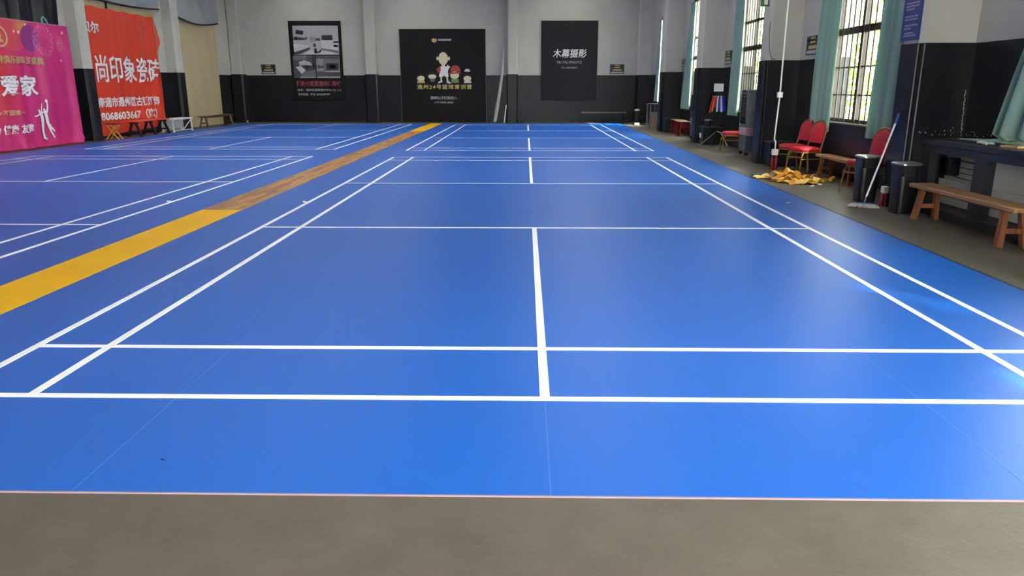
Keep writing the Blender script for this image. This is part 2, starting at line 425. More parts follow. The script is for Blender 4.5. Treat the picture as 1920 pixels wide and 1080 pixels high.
# ------------------------------------------------------------------ the courts
def quad_slab(g, x0a, x0b, x1a, x1b, y0, y1, z0, z1, mi=0):
    v = [(x0a,y0,z0),(x1a,y0,z0),(x1b,y1,z0),(x0b,y1,z0),(x0a,y0,z1),(x1a,y0,z1),(x1b,y1,z1),(x0b,y1,z1)]
    return g.add(v, [(3,2,1,0),(4,5,6,7),(0,1,5,4),(1,2,6,5),(2,3,7,6),(3,0,4,7)], mi)
TM = .006
def court(label, cx, half, y_mat0, y_mat1, y_base, strips, lw=.05):
    t = thing('badminton_court', (cx, y_mat0, 0), label, 'court', 'blue badminton courts')
    for i in range(len(strips)-1):
        (a0, a1), (b0, b1) = strips[i], strips[i+1]
        quad_slab(G(), a0+.0015, a1+.0015, b0-.0015, b1-.0015, y_mat0, y_mat1, 0, TM).build('mat_strip', M_MAT, t)
        if i: G().box(a0-.0028, a0+.0028, y_mat0, y_mat1, .001, TM+.0006).build('weld_seam', M_SEAM, t)
    sg = half*5.18/6.1
    def cross(d, w=lw): G().box(cx-half, cx+half, y_base+d-w/2, y_base+d+w/2, TM-.001, TM+.0012).build('court_line', M_LINE, t)
    def along(x, d0, d1): G().box(x-lw/2, x+lw/2, y_base+d0, y_base+d1, TM-.001, TM+.0016).build('court_line', M_LINE, t)
    for d in (.02, .76, 4.72, 8.68, 12.64, 13.38): cross(d)
    for x in (cx-half+lw/2, cx-sg, cx+sg, cx+half-lw/2): along(x, 0, 13.4)
    along(cx, 0, 4.74); along(cx, 8.66, 13.4)
    return t
Y0, YM, Y1 = -.895, 14.285, 29.6
def redge(y): return 3.67+(y+.9)/30.5*.28
def rs(y0, y1): return [(-3.68,-3.68), (-1.84,-1.84), (0,0), (1.86,1.86), (redge(y0), redge(y1))]
c1 = court('large near badminton court with blue mats and white lines', 0.0, 3.05, Y0, YM, 0.0, rs(Y0, YM))
c2 = court('far badminton court in front of the coach poster and far bench', 0.0, 3.05, YM, Y1, 13.4+1.769, rs(YM, Y1))
ls = [(-12.15,-12.15), (-10.1,-10.1), (-8.03,-8.03), (-6.1,-6.1), (-4.205,-4.205)]
c3 = court('near badminton court beside the pink banner, across the yellow runner', -8.03, 3.17, Y0, YM+.1, .12, ls)
c4 = court('far badminton court beside the red banner and white table', -8.03, 3.17, YM+.1, Y1-.4, 13.4+2.05, ls)
for t_, y0, y1 in ((c1, Y0, YM), (c2, YM, Y1)):
    quad_slab(G(), redge(y0), redge(y1), redge(y0)+.03, redge(y1)+.03, y0, y1, 0, TM+.001).build('mat_edge_strip', M_BLKLIP, t_)
G().box(-3.68, redge(Y0), Y0-.007, Y0, 0, TM).build('mat_edge_strip', M_LIP, c1)

def runner(name, y0, y1, m, label, cuts=()):
    t = thing(name, (-3.94, y0, 0), label, 'runner mat', 'runner mats between the courts')
    e = [y0]+list(cuts)+[y1]
    for i in range(len(e)-1):
        G().box(-4.19, -3.685, e[i]+.002, e[i+1]-.002, 0, TM+.0005).build('mat_sheet', m, t)
    G().box(-4.203, -4.19, y0, y1, 0, TM+.001).build('mat_edge_strip', M_LIP, t)
runner('yellow_runner', Y0, 5.92, M_YEL, 'long plain yellow runner mat nearest the camera')
runner('wood_print_runner', 5.92, 23.4, M_WOODPR, 'brown wood-print runner mat between the two yellow runners', (7.55, 8.45, 11.6, 15.0, 18.6))
runner('yellow_runner', 23.4, Y1, M_YEL, 'short far yellow runner mat ending at the coach poster')

# ------------------------------------------------------------------ end wall: posters and notices
def far_fn(y): return lambda a, b, d: (a, y-d, b)
def rect(g, x0, x1, z0, z1, fn, d, mi, t=.002): g.prism([(x0,z0),(x1,z0),(x1,z1),(x0,z1)], fn, d, d+t, mi)
PH = [mat('photo_tone_%d' % i, (v,v,v+2), .5, var=.1, scale=9) for i, v in enumerate((30, 70, 105, 140, 168, 192))]

# poster with the kitchen photographs
x0, x1, z0, z1 = -10.46, -8.16, .95, 4.3
t = thing('kitchen_poster', (-9.31, 30.86, z0), 'tall black poster with grey kitchen photographs and a red heading', 'poster')
G().box(x0, x1, 30.84, 30.895, z0, z1).build('board', M_POSTER, t, bevel=.006)
fn = far_fn(30.84)
def fr(a, b): return (x0+(x1-x0)*a, z1-(z1-z0)*b)
def pic(name, a0, a1, b0, b1, bgm, shapes):
    g = G(); p, q = fr(a0, b0), fr(a1, b1); rect(g, p[0], q[0], q[1], p[1], fn, 0, bgm, .003)
    for poly, mi in shapes:
        pts = [fr(a0+(a1-a0)*u, b0+(b1-b0)*v) for u, v in poly]
        g.prism(pts, fn, .003, .0045, mi)
    return g.build(name, PH, t)
pic('photograph', .08, .945, .06, .42, 4, [
    ([(.0,.62),(.36,.68),(.36,.74),(.05,.92),(0,.92)], 5), ([(0,.92),(.36,.74),(.36,.82),(.12,.99),(0,.99)], 1), ([(.0,.36),(.3,.42),(.3,.47),(0,.5)], 2),
    ([(.07,.14),(.24,.18),(.22,.31),(.06,.28)], 0), ([(.04,.38),(.09,.38),(.09,.5),(.04,.5)], 0), ([(.28,.38),(.31,.38),(.31,.47),(.28,.47)], 1), ([(.10,.45),(.26,.45),(.26,.49),(.10,.49)], 1),
    ([(.37,.36),(.5,.4),(.5,.55),(.37,.55)], 3), ([(.63,.33),(.87,.32),(.87,.5),(.63,.5)], 0), ([(.62,.5),(.99,.5),(.99,.86),(.62,.78)], 5), ([(.6,.77),(.99,.86),(.99,.96),(.6,.83)], 2),
    ([(.88,.54),(.98,.54),(.98,.6),(.88,.6)], 2), ([(.88,.66),(.98,.66),(.98,.74),(.88,.74)], 3),
    ([(.5,.43),(.6,.43),(.6,.52),(.5,.52)], 1), ([(.44,.62),(.48,.6),(.5,.72),(.44,.74)], 0), ([(.45,.78),(.51,.78),(.51,.96),(.45,.96)], 0), ([(.53,.82),(.57,.8),(.56,.96),(.52,.96)], 5), ([(.57,.82),(.61,.84),(.6,.92),(.57,.9)], 0),
    ([(.2,.99),(.35,.86),(.75,.88),(.98,.99)], 5)])
pic('photograph', .05, .475, .43, .715, 1, [
    ([(.0,0),(.6,.0),(.6,.16),(.0,.22)], 2), ([(.25,.3),(.5,.2),(.8,.32),(.85,.45),(.5,.42),(.3,.46)], 4), ([(.1,.52),(.32,.46),(.56,.66),(.36,.82)], 5), ([(.5,.44),(.8,.46),(.56,.6)], 0),
    ([(.45,.72),(.95,.66),(.98,.95),(.3,.95)], 2), ([(.28,.95),(.98,.95),(.98,.99),(.28,.99)], 4), ([(.86,0),(.98,0),(.98,.5),(.86,.5)], 0)])
pic('photograph', .49, .945, .43, .715, 2, [
    ([(.0,0),(.98,0),(.98,.16),(.0,.12)], 1), ([(.02,.14),(.3,.16),(.3,.7),(.02,.7)], 3), ([(.06,.42),(.14,.42),(.14,.56),(.06,.56)], 5), ([(.18,.44),(.28,.44),(.28,.56),(.18,.56)], 4), ([(.42,.34),(.93,.34),(.93,.64),(.42,.64)], 0), ([(.55,.42),(.82,.42),(.82,.56),(.55,.56)], 1),
    ([(.35,.70),(.98,.70),(.98,.73),(.35,.73)], 5), ([(.02,.72),(.98,.74),(.98,.93),(.02,.93)], 1), ([(.02,.94),(.98,.94),(.98,.99),(.02,.99)], 4)])
M_PRRED = mat('print_dull_red', (150,62,72), .6, var=.1, scale=20)
def lt(body, a0, a1, b0, b1, m, bold=.0, shear=0.0):
    p, q = fr(a0, b1), fr(a1, b0); lettering('lettering', body, (p[0], q[0], p[1], q[1]), fn, m, t, bold, shear, th=.003)
lt('博森大家居通州体验馆', .08, .945, .75, .825, M_PRRED, .03)
lt('地址：通州区家居建材城D112, 113', .09, .945, .85, .885, M_PRG, .02)
lt('合作热线：蒋总 18136281999', .10, .72, .905, .94, M_PRG, .02)

# large poster of the basketball camp, standing on the floor
x0, x1, z0, z1 = -5.6, -1.86, .0, 3.95
t = thing('basketball_camp_poster', (-3.73, 30.8, 0), 'wide black poster board with small cartoon players and gold lettering', 'poster')
G().box(x0, x1, 30.74, 30.8, z0+.01, z1).build('board', M_POSTER, t, bevel=.006)
M_FRAMEG = mat('poster_edge_grey', (120,118,112), .5, var=.1)
G().box(x0-.012, x0, 30.74, 30.8, z0+.01, z1).build('edge_trim', M_FRAMEG, t)
G().box(x1, x1+.015, 30.74, 30.8, z0+.01, z1-.03).build('edge_trim', M_FRAMEG, t)
fn = far_fn(30.74)
SK = mat('print_skin', (214,206,170), .6, var=.04); PRR = mat('print_red', (168,52,54), .6, var=.05); PRGR = mat('print_green', (104,150,70), .6, var=.05)
PRK = mat('print_black', (10,10,11), .6, var=.05); PRGY = mat('print_mid_grey', (100,102,104), .6, var=.05); PRL = mat('print_lilac_white', (206,200,216), .6, var=.03)
def ell(cx, cz, rx, rz, n=20, a0=0, a1=2*PI):
    return [fr(cx+rx*math.cos(a0+(a1-a0)*k/n), cz-rz*math.sin(a0+(a1-a0)*k/n)) for k in range(n+(a1-a0 < 6))]
def fig(mats, items):
    g = G()
    for i, (poly, mi) in enumerate(items): g.prism(poly, fn, .0, .002+.0004*i, mi)
    return g.build('printed_figure', mats, t)
P = lambda *q: [fr(a, b) for a, b in q]
# plain, faceless small figures
fig([SK, M_PRW, PRR, PRK, PRL], [
    (P((.455,.395),(.565,.395),(.555,.47),(.465,.47)), 1), (P((.42,.425),(.47,.385),(.475,.44),(.445,.47)), 2), (P((.55,.375),(.585,.40),(.56,.43),(.548,.40)), 1),
    (P((.455,.47),(.56,.47),(.565,.505),(.52,.505),(.51,.485),(.5,.505),(.45,.505)), 1), (P((.465,.505),(.485,.505),(.485,.55),(.468,.55)), 0), (P((.535,.505),(.555,.505),(.56,.55),(.542,.55)), 0),
    (P((.435,.565),(.485,.54),(.49,.56),(.445,.575)), 1), (P((.54,.55),(.56,.545),(.595,.575),(.58,.58),(.54,.57)), 4),
    (ell(.505,.295,.062,.075), 3), (ell(.505,.312,.056,.068), 0), (ell(.437,.31,.012,.02), 0), (ell(.572,.31,.012,.02), 0), (P((.485,.37),(.525,.37),(.525,.395),(.485,.395)), 0)])
fig([SK, PRK, M_PRGOLD], [(ell(.235,.515,.052,.035), 1), (ell(.237,.522,.045,.027), 0), (P((.20,.545),(.275,.545),(.285,.572),(.19,.572)), 2)])
fig([SK, PRK, PRGY], [(ell(.372,.485,.06,.035), 1), (ell(.372,.503,.048,.024), 0), (P((.335,.525),(.41,.525),(.39,.56),(.355,.56)), 2)])
fig([SK, PRK, PRR, PRGR], [(ell(.645,.45,.062,.07,16,0,PI), 2), (ell(.635,.49,.052,.04), 0), (P((.57,.46),(.70,.455),(.71,.47),(.575,.475)), 2), (P((.59,.53),(.68,.53),(.685,.57),(.60,.57)), 3)])
fig([SK, PRK, PRL], [(ell(.785,.45,.035,.03,14,0,PI), 2), (ell(.78,.515,.052,.045), 1), (ell(.785,.525,.045,.03), 0), (P((.745,.55),(.83,.55),(.83,.572),(.745,.572)), 2)])
def lt(body, a0, a1, b0, b1, m, bold=.0, shear=0.0, sp=1.0):
    p, q = fr(a0, b1), fr(a1, b0); lettering('lettering', body, (p[0], q[0], p[1], q[1]), fn, m, t, bold, shear, th=.003, spacing=sp)
G().prism(P((.375,.105),(.405,.098),(.435,.105),(.433,.13),(.405,.145),(.377,.13)), fn, 0, .003).build('shield_logo', M_PRGOLD, t)
lt('D24thPARK', .45, .61, .103, .125, M_PRW, .03, .25)
lt('通州24号篮球青训营', .19, .835, .588, .64, M_PRGOLD, .02, 0, 1.25)
lt('期待孩子们的加入', .345, .66, .715, .752, M_PRG, .02)
lt('177-9980-8083', .395, .615, .773, .793, M_PRG, .02)

# photography poster
x0, x1, z0, z1 = .6, 3.0, .95, 4.26
t = thing('photography_poster', (1.8, 30.86, z0), 'tall plain black poster with white photo studio lettering', 'poster')
M_POSTER2 = mat('poster_charcoal_print', (30,30,32), .6, var=.08, scale=3, spec=.2)
G().box(x0, x1, 30.84, 30.895, z0, z1).build('board', M_POSTER2, t, bevel=.006)
G().box(x0-.03, x0, 30.82, 30.9, z0-.03, z1+.03).box(x1, x1+.03, 30.82, 30.9, z0-.03, z1+.03).box(x0, x1, 30.82, 30.9, z1, z1+.03).box(x0, x1, 30.82, 30.9, z0-.03, z0).build('frame', M_BLACKM, t)
fn = far_fn(30.84)
lt('木幕摄影', .20, .815, .345, .455, M_PRW, .012, .12)
lt('MU MU PHOTO', .28, .73, .495, .53, M_PRG, .0)
lt('TEL.13306298907', .36, .65, .57, .592, M_PRG, .0)

# small black notice plates
M_PLATE = mat('notice_plate_black', (20,20,22), .4, var=.1)
def plate(loc, w, h, fn, label):
    t = thing('notice_plate', loc, label, 'sign', 'small black wall notices')
    g = G(); g.prism([(-w/2,0),(w/2,0),(w/2,h),(-w/2,h)], fn, 0, .02); g.build('plate', M_PLATE, t)
    for i, (f, a) in enumerate(((.88,.18),(.66,.2),(.40,.32),(.14,.43))):
        lw = .035 if i < 2 else .06
        g = G(); g.prism([(-w*a,h*f-lw/2),(w*a,h*f-lw/2),(w*a,h*f+lw/2),(-w*a,h*f+lw/2)], fn, .02, .0215); g.build('lettering_line', M_PRGOLD if i < 3 else M_PRG, t)
plate((-11.48, 30.9, 2.08), .62, .40, lambda a, b, d: (-11.48+a, 30.9-d, 2.08+b), 'small black notice plate left of the kitchen poster')
plate((3.91, 30.9, 2.08), .62, .40, lambda a, b, d: (3.91+a, 30.9-d, 2.08+b), 'small black notice plate beside the photo studio poster')
for yy, w in ((11.42, 'teal curtain by the tall white conduit'), (17.47, 'teal curtain above the coloured bibs'), (23.3, 'curtain above the red stools')):
    plate((XR, yy, 2.1), .62, .34, lambda a, b, d, yy=yy: (XR-d, yy-a, 2.1+b), 'small black notice plate at the edge of the '+w)

# things leaning or standing at the end wall
t = thing('rolled_sheet', (-1.42, 30.6, 0), 'pale rolled sheet leaning against the end wall pier', 'roll')
M_ROLL = mat('pale_rolled_vinyl', (170,166,158), .6, var=.12, scale=4)
G().tube([(-1.46,30.4,.02), (-1.36,30.46,.6), (-1.24,30.52,1.3), (-1.12,30.6,2.2), (-1.06,30.74,3.1)], [.075,.085,.07,.06,.05], 10).build('roll_body', M_ROLL, t, smooth=True)
G().tube([(-1.45,30.395,.02), (-1.46,30.4,.05)], [.085,.085], 10).build('roll_end', M_GREYP, t, smooth=True)
tag(G().tube([(-1.04,30.36,0.0), (-.98,30.42,.5), (-.95,30.46,.75)], .022, 8).build('white_stick', M_WHITE, origin=(-1.04,30.36,0), smooth=True), 'short white stick leaning beside the rolled sheet', 'stick')
t = thing('low_bench', (3.32, 30.4, 0), 'long low dark bench under the photo studio poster', 'bench')
G().box(2.34, 4.3, 30.25, 30.55, .42, .46).build('seat', mat('grey_worn_board', (126,116,100), .6, var=.2, scale=6, stretch=(1,8,8)), t, bevel=.006)
for x in (2.4, 3.3, 4.22):
    for y in (30.28, 30.52): G().beam((x,y,0), (x,y,.42), .05, .05).build('leg', M_BLACKM, t)
G().box(2.4, 4.22, 30.50, 30.53, .10, .14).build('stretcher', M_BLACKM, t)

# ------------------------------------------------------------------ left side: banners and sheets
def fold(s, z, a=.03, k=5.0, ph=0.0): return a*(math.sin(k*s+ph+.4*math.sin(1.3*z))*.6+math.sin(k*2.3*s+1.7+ph)*.3+.25*math.sin(k*.7*s-1.1*z+ph))
# pink banner
def pink_mat():
    m = bpy.data.materials.new('pink_banner_print'); m.use_nodes = True; nt = m.node_tree; N = nt.nodes; L = nt.links; b = N['Principled BSDF']
    b.inputs['Roughness'].default_value = .38
    ge = N.new('ShaderNodeNewGeometry')
    sep = N.new('ShaderNodeSeparateXYZ'); L.new(ge.outputs['Position'], sep.inputs[0])
    def math_(op, a, c, cl=False):
        n = N.new('ShaderNodeMath'); n.operation = op; n.use_clamp = cl
        for i, v in enumerate((a, c)):
            if v is None: continue
            if isinstance(v, (int, float)): n.inputs[i].default_value = v
            else: L.new(v, n.inputs[i])
        return n.outputs[0]
    def dist(y, z, ry, rz):
        dy = math_('DIVIDE', math_('SUBTRACT', sep.outputs[1], y), ry); dz = math_('DIVIDE', math_('SUBTRACT', sep.outputs[2], z), rz)
        return math_('SQRT', math_('ADD', math_('MULTIPLY', dy, dy), math_('MULTIPLY', dz, dz)), None)
    def mask(d, e0, e1):
        n = N.new('ShaderNodeMapRange'); n.interpolation_type = 'SMOOTHSTEP'; n.inputs[1].default_value = e0; n.inputs[2].default_value = e1; n.inputs[3].default_value = 1; n.inputs[4].default_value = 0
        L.new(d, n.inputs[0]); return n.outputs[0]
    def mix(f, a, c):
        n = N.new('ShaderNodeMix'); n.data_type = 'RGBA'
        if isinstance(f, float): n.inputs[0].default_value = f
        else: L.new(f, n.inputs[0])
        for i, v in ((6, a), (7, c)):
            if isinstance(v, tuple): n.inputs[i].default_value = v+(1,)
            else: L.new(v, n.inputs[i])
        return n.outputs[2]
    nz = N.new('ShaderNodeTexNoise'); nz.inputs['Scale'].default_value = 2.0; L.new(ge.outputs['Position'], nz.inputs['Vector'])
    c = mix(nz.outputs[0], lin((172,22,92)), lin((216,46,130)))
    c = mix(mask(dist(14.3, 1.7, 1.7, 1.5), .2, 1.1), c, lin((206,46,40)))
    c = mix(mask(dist(15.55, 2.75, .55, .42), .9, 1.0), c, lin((206,66,84)))
    c = mix(mask(dist(15.95, 2.95, .4, .25), .2, 1.0), c, lin((214,140,80)))
    c = mix(mask(dist(16.2, 2.7, .36, .34), .9, 1.0), c, lin((140,40,120)))
    fw = dist(16.75, 2.68, .46, .46)
    wv = N.new('ShaderNodeTexNoise'); wv.inputs['Scale'].default_value = 26; L.new(ge.outputs['Position'], wv.inputs['Vector'])
    ring = math_('MULTIPLY', mask(fw, .8, 1.0), math_('MULTIPLY', math_('GREATER_THAN', wv.outputs[0], .52), math_('POWER', fw, 2.0), True), True)
    c = mix(ring, c, lin((240,130,180)))
    c = mix(mask(dist(17.45, 2.62, .2, .22), .8, 1.0), c, lin((206,84,120)))
    for y, z, r in ((15.62,2.83,.045), (15.8,2.82,.05), (16.1,3.02,.04), (17.62,2.92,.05), (17.4,2.65,.035), (17.45,2.2,.04)):
        c = mix(mask(dist(y, z, r, r), .3, 1.1), c, lin((255,226,196)))
    L.new(c, b.inputs['Base Color']); return m
PX = -12.6
def pink_fn(s, z, d):
    w = fold(s, z, .035, 4.6)*min(1, max(0, (3.05-z)*2))
    # wrinkles gathered along the bottom
    if z < .45: w += .05*(1-z/.45)*math.sin(9*(s+z*3.0))*.6
    return (PX+w+d+.10*max(0, .3-z), s, z)
t = thing('pink_banner', (PX, 15.0, 0), 'magenta and orange event banner with white and gold lettering and player silhouettes', 'banner')
B0, B1 = 11.8, 17.88
G().sheet(lambda u, v, o: pink_fn(B0+(B1-B0)*u, .02+(3.1-.02)*v, -o), 150, 26, .005).build('cloth', pink_mat(), t, smooth=True)
G().tube([(PX+.0, B0, 3.1), (PX, B1, 3.1)], .012, 6).build('top_hem', mat('banner_hem', (206,120,150), .5), t)
LT = lambda body, s0, s1, z0, z1, m, bold=.03: lettering('lettering', body, (s0, s1, z0, z1), lambda a, b, d: pink_fn(a, b, .012+d), m, t, bold, 0, .004, cut=.045)
LT('蓝球俱乐部年终盛典', 14.62, 16.56, 2.06, 2.25, M_PRGOLD, .02)
LT('·爱家', 14.62, 16.2, 1.29, 1.8, M_PRW, .028)
LT('★不蓝球一', 14.52, 15.55, .84, .97, M_PRGOLD, .02)
LT('运动 健康 友谊', 14.05, 15.82, .39, .62, M_PRW, .03)
g = G(); fb = lambda a, b, d: pink_fn(a, b, .014+d)
def ring_poly(cy, cz, r0, r1, n=28):
    for k in range(n):
        a, b = 2*PI*k/n, 2*PI*(k+1)/n
        g.prism([(cy+r0*math.cos(a), cz+r0*math.sin(a)), (cy+r1*math.cos(a), cz+r1*math.sin(a)), (cy+r1*math.cos(b), cz+r1*math.sin(b)), (cy+r0*math.cos(b), cz+r0*math.sin(b))], fb, 0, .004)
ring_poly(15.05, 2.68, .20, .25)
g.prism([(14.95,2.55),(15.15,2.55),(15.12,2.6),(15.08,2.62),(15.1,2.7),(15.06,2.82),(15.02,2.7),(15.04,2.62),(14.98,2.6)], fb, 0, .004)
g.build('emblem', M_PRGOLD, t)
def sil(paths):
    g = G()
    for pts in paths:
        for (a, b, r), (a2, b2, r2) in zip(pts, pts[1:]):
            d = Vector((a2-a, b2-b)); n = Vector((-d.y, d.x)).normalized()
            g.prism([(a+n.x*r, b+n.y*r), (a-n.x*r, b-n.y*r), (a2-n.x*r2, b2-n.y*r2), (a2+n.x*r2, b2+n.y*r2)], fb, 0, .003)
        for (a, b, r) in pts:
            g.prism([(a+r*math.cos(k*PI/5), b+r*math.sin(k*PI/5)) for k in range(10)], fb, 0, .003)
    return g
def S(px, py): return (15.9+(px-66)*.0208+(py-215)*.0-.0, 1.2-(py-187)*.01365)
def sp(*q): return [S(x, y)+(r,) for x, y, r in q]
sil([sp((75.5,207,.035),(76,209,.035)), sp((79,212,.055),(80,222,.06),(79,234,.05),(77.5,246,.035),(79,258,.025),(82,260,.02)), sp((77,213,.03),(72,216,.02),(67,217,.015)), sp((80,212,.025),(81,203,.02),(83.5,194,.012)), sp((78,234,.045),(76.5,258,.03))]).build('player_silhouette', M_PRW, t)
sil([sp((85.5,205,.032),(86,206,.032)), sp((87,210,.05),(88,219,.05),(88.5,230,.045),(92,246,.03),(97,258,.02)), sp((90,210,.025),(92,199,.02),(92,192,.015)), sp((91,189.5,.04),(91.5,190,.04)), sp((89,230,.03),(94,240,.025),(98,246,.018)), sp((86,209,.025),(82,211,.02))]).build('player_silhouette', M_PRW, t)

# dark plastic sheet above the pink banner
M_DKSH = mat('dark_navy_plastic_sheet', (13,15,30), .25, var=.4, scale=1.2, spec=.35)
cr = [n for n in M_DKSH.node_tree.nodes if n.type == 'VALTORGB'][0]
t = tag(G().sheet(lambda u, v, o: (-12.86+.05*math.sin(38*u+2*v)+.03*math.sin(61*u)-o, 13.2+4.75*u+.14*v*u, 2.95+2.6*v), 110, 10, .004).build('dark_plastic_sheet', M_DKSH, origin=(-12.86,15.5,2.95), smooth=True), 'shiny dark navy sheet hanging above the pink banner', 'sheet')
tag(G().tube([(-12.55, 16.72, 3.08), (-12.56, 16.74, 3.2), (-12.58, 16.84, 3.27), (-12.58, 16.95, 3.2), (-12.56, 16.98, 3.08)], .02, 6).build('tie_loop', mat('pale_teal_rope', (110,160,170), .6), origin=(-12.56,16.85,3.08), smooth=True), 'pale teal rope loop on the top edge of the pink banner', 'rope')

# cream tarpaulins and grey drapes filling the bays
def creamfn(y0, y1, z0, z1, x, a=.02): return lambda u, v, o: (x+a*math.sin(9*u+2*v)+a*.6*math.sin(23*u+5*v)-o, y0+(y1-y0)*u, z0+(z1-z0)*v)
tag(G().sheet(creamfn(19.0, 23.75, .25, 4.35, -12.95), 40, 10, .004).build('cream_sheet', M_CREAM, origin=(-12.95,21.4,.25), smooth=True), 'cream sheet showing above and behind the red banner', 'sheet')
tag(G().sheet(creamfn(24.95, 28.95, .01, 4.2, -12.93, .025), 50, 12, .004).build('cream_sheet', M_CREAM, origin=(-12.93,27,0), smooth=True), 'tall cream sheet hanging behind the wooden bench', 'sheet')
def drape(y0, y1, zl, sag, label):
    f = lambda u, v, o: (-12.84+.05*math.sin(24*u+3*v)*(.4+v)+.09*math.sin(PI*min(1, v*3))*(1-v)-o, y0+(y1-y0)*u, zl-sag*math.sin(PI*u)*(1-v)+(ZC-.6-zl)*v)
    t = thing('grey_drape', (-12.84, (y0+y1)/2, zl-sag), label, 'drape', 'grey drapes')
    G().sheet(f, 70, 14, .005).build('cloth', M_GREYD, t, smooth=True)
    G().tube([(-12.83, y0+(y1-y0)*k/16, zl-sag*math.sin(PI*k/16)-.01) for k in range(17)], .03, 6).build('lower_hem', mat('dark_drape_hem', (44,36,40), .6), t, smooth=True)
drape(18.95, 23.9, 4.12, .1, 'grey drape above the red banner')
drape(24.95, 29.05, 4.05, .18, 'grey sagging drape above the tall cream sheet')
tag(G().box(-12.9, -12.86, 20.55, 20.6, 3.55, 4.1).build('black_batten', M_BLACKM, origin=(-12.88,20.57,3.55)), 'short black batten on the cream sheet above the red banner', 'batten')

# red banner
M_REDB = mat('red_banner_vinyl', (214,62,40), .36, var=.08, scale=.9)
RX = -12.83
def red_fn(s, z, d):
    k = min(1, max(0, (s-20.0)/1.5))
    return (RX+k*fold(s, z, .026, 6.0, .5)+d, s, z)
def red_top(s): return 3.80-.10*max(0, s-19.2)*0-.02*math.sin(9*s)
t = thing('red_banner', (RX, 21.2, 0), 'orange-red vinyl banner with large white characters and phone number', 'banner')
R0, R1 = 18.97, 23.45
G().sheet(lambda u, v, o: red_fn(R0+(R1-R0)*u*(1+.02*math.sin(5*v)), .06+.16*u+(3.8-.06-.16*u-.02*math.sin(30*u))*v, -o), 120, 20, .004).build('cloth', M_REDB, t, smooth=True)
g = G(); g.prism([(R1-.05,3.7),(R1+.28,3.02),(R1+.02,2.72),(R1-.1,3.0)], lambda a, b, d: red_fn(a, b, .02+.03*math.sin(9*a)+d), 0, .004); g.build('folded_corner', M_REDB, t)
LR = lambda body, s0, s1, z0, z1, m, bold=.03: lettering('lettering', body, (s0, s1, z0, z1), lambda a, b, d: red_fn(a, b, .014+d), m, t, bold, 0, .004, cut=.037)
LR('贝尔', 18.99, 19.88, 3.05, 3.38, M_PRW)
LR('尚印象瓷砖', 19.42, 23.42, 1.64, 2.45, M_PRW, .014)
LR('南通市通州区古镇灯饰', 19.3, 23.1, .90, 1.22, M_PRW, .025)
LR('18068603667（陈）', 19.2, 22.9, .50, .82, M_PRW, .025)
G().tube([(-12.8, 23.4, 3.8), (-12.75, 23.7, 4.0), (-12.7, 24.3, 4.12)], .012, 6).build('tie_cord', mat('grey_cord', (170,168,160), .7), t)

# ------------------------------------------------------------------ left side: benches and tables
def wooden_bench(name, loc, length, h, w, label, top, leg, rz=0.0, group=None, splay=.10, legw=.05, cross=True, out=.045):
    """long bench along local y, splayed legs and cross stretchers"""
    t = thing(name, loc, label, 'bench', group, rz, local=True)
    G().box(-w/2, w/2, -length/2, length/2, h-.045, h).build('seat', top, t, bevel=.006)
    for sy in (-1, 1):
        y = sy*(length/2-.22)
        for sx in (-1, 1):
            G().beam((sx*(w/2+out-.015), y+sy*splay*.5, 0), (sx*w*.28, y, h-.04), legw, legw*1.25, taper=.92).build('leg', leg, t)
        if cross: G().beam((-(w/2-.01), y+sy*splay*.28, h*.40), (w/2-.01, y+sy*splay*.28, h*.40), .03, .05).build('stretcher', leg, t)
    G().box(-.012, .012, -length/2+.25, length/2-.25, h-.085, h-.045).build('rail', leg, t)
    return t
M_OLDW = wood_mat('dark_bench_wood', (104,80,52), (70,52,34), 'y')
wooden_bench('wooden_bench', (-12.45, 27.05, 0), 2.9, .44, .26, 'old dark wooden bench in front of the tall cream sheet', M_OLDW, M_OLDW)
# red-topped trestle bench
t = thing('trestle_bench', (-12.42, 21.4, 0), 'bench with an orange-red top on three black trestles', 'bench')
G().box(-12.58, -12.26, 20.25, 22.55, .45, .49).build('seat', mat('orange_red_laminate', (226,66,30), .4, var=.05), t, bevel=.005)
for y in (20.45, 21.4, 22.35):
    tr = G().box(-12.56, -12.28, y-.03, y+.03, .40, .45).build('trestle', M_BLACKM, t)
    for s in (-1, 1):
        G().beam((-12.42+s*.21, y, 0), (-12.42+s*.06, y, .41), .075, .06).build('leg', M_BLACKM, tr)
    G().box(-12.54, -12.30, y-.02, y+.02, .13, .18).build('crossbar', M_BLACKM, tr)
# white low truss table
t = thing('low_white_table', (-12.42, 23.6, 0), 'low white metal table with diagonal braces', 'table')
G().box(-12.66, -12.2, 22.65, 24.3, .41, .46).build('top', M_WHITE, t, bevel=.01)
for x in (-12.62, -12.24):
    for y, dy in ((22.75, .0), (24.22, .0)):
        G().beam((x, y+dy, .0), (x, y, .42), .035, .035).build('leg', M_WHITE, t)
        G().box(x-.03, x+.03, y-.05, y+.05, 0, .03).build('foot', M_WHITE, t)
    G().beam((x, 22.78, .40), (x, 23.5, .06), .02, .02).build('brace', M_WHITE, t)
    G().beam((x, 24.2, .40), (x, 23.5, .06), .02, .02).build('brace', M_WHITE, t)
    G().beam((x, 22.75, .05), (x, 24.22, .05), .02, .02).build('rail', M_WHITE, t)
    G().beam((x, 23.5, .05), (x, 23.5, .41), .02, .02).build('post', M_WHITE, t)
G().box(-12.64, -12.61, 22.8, 24.2, .08, .40).build('mesh_panel', mat('white_mesh_panel', (188,190,190), .6), t)
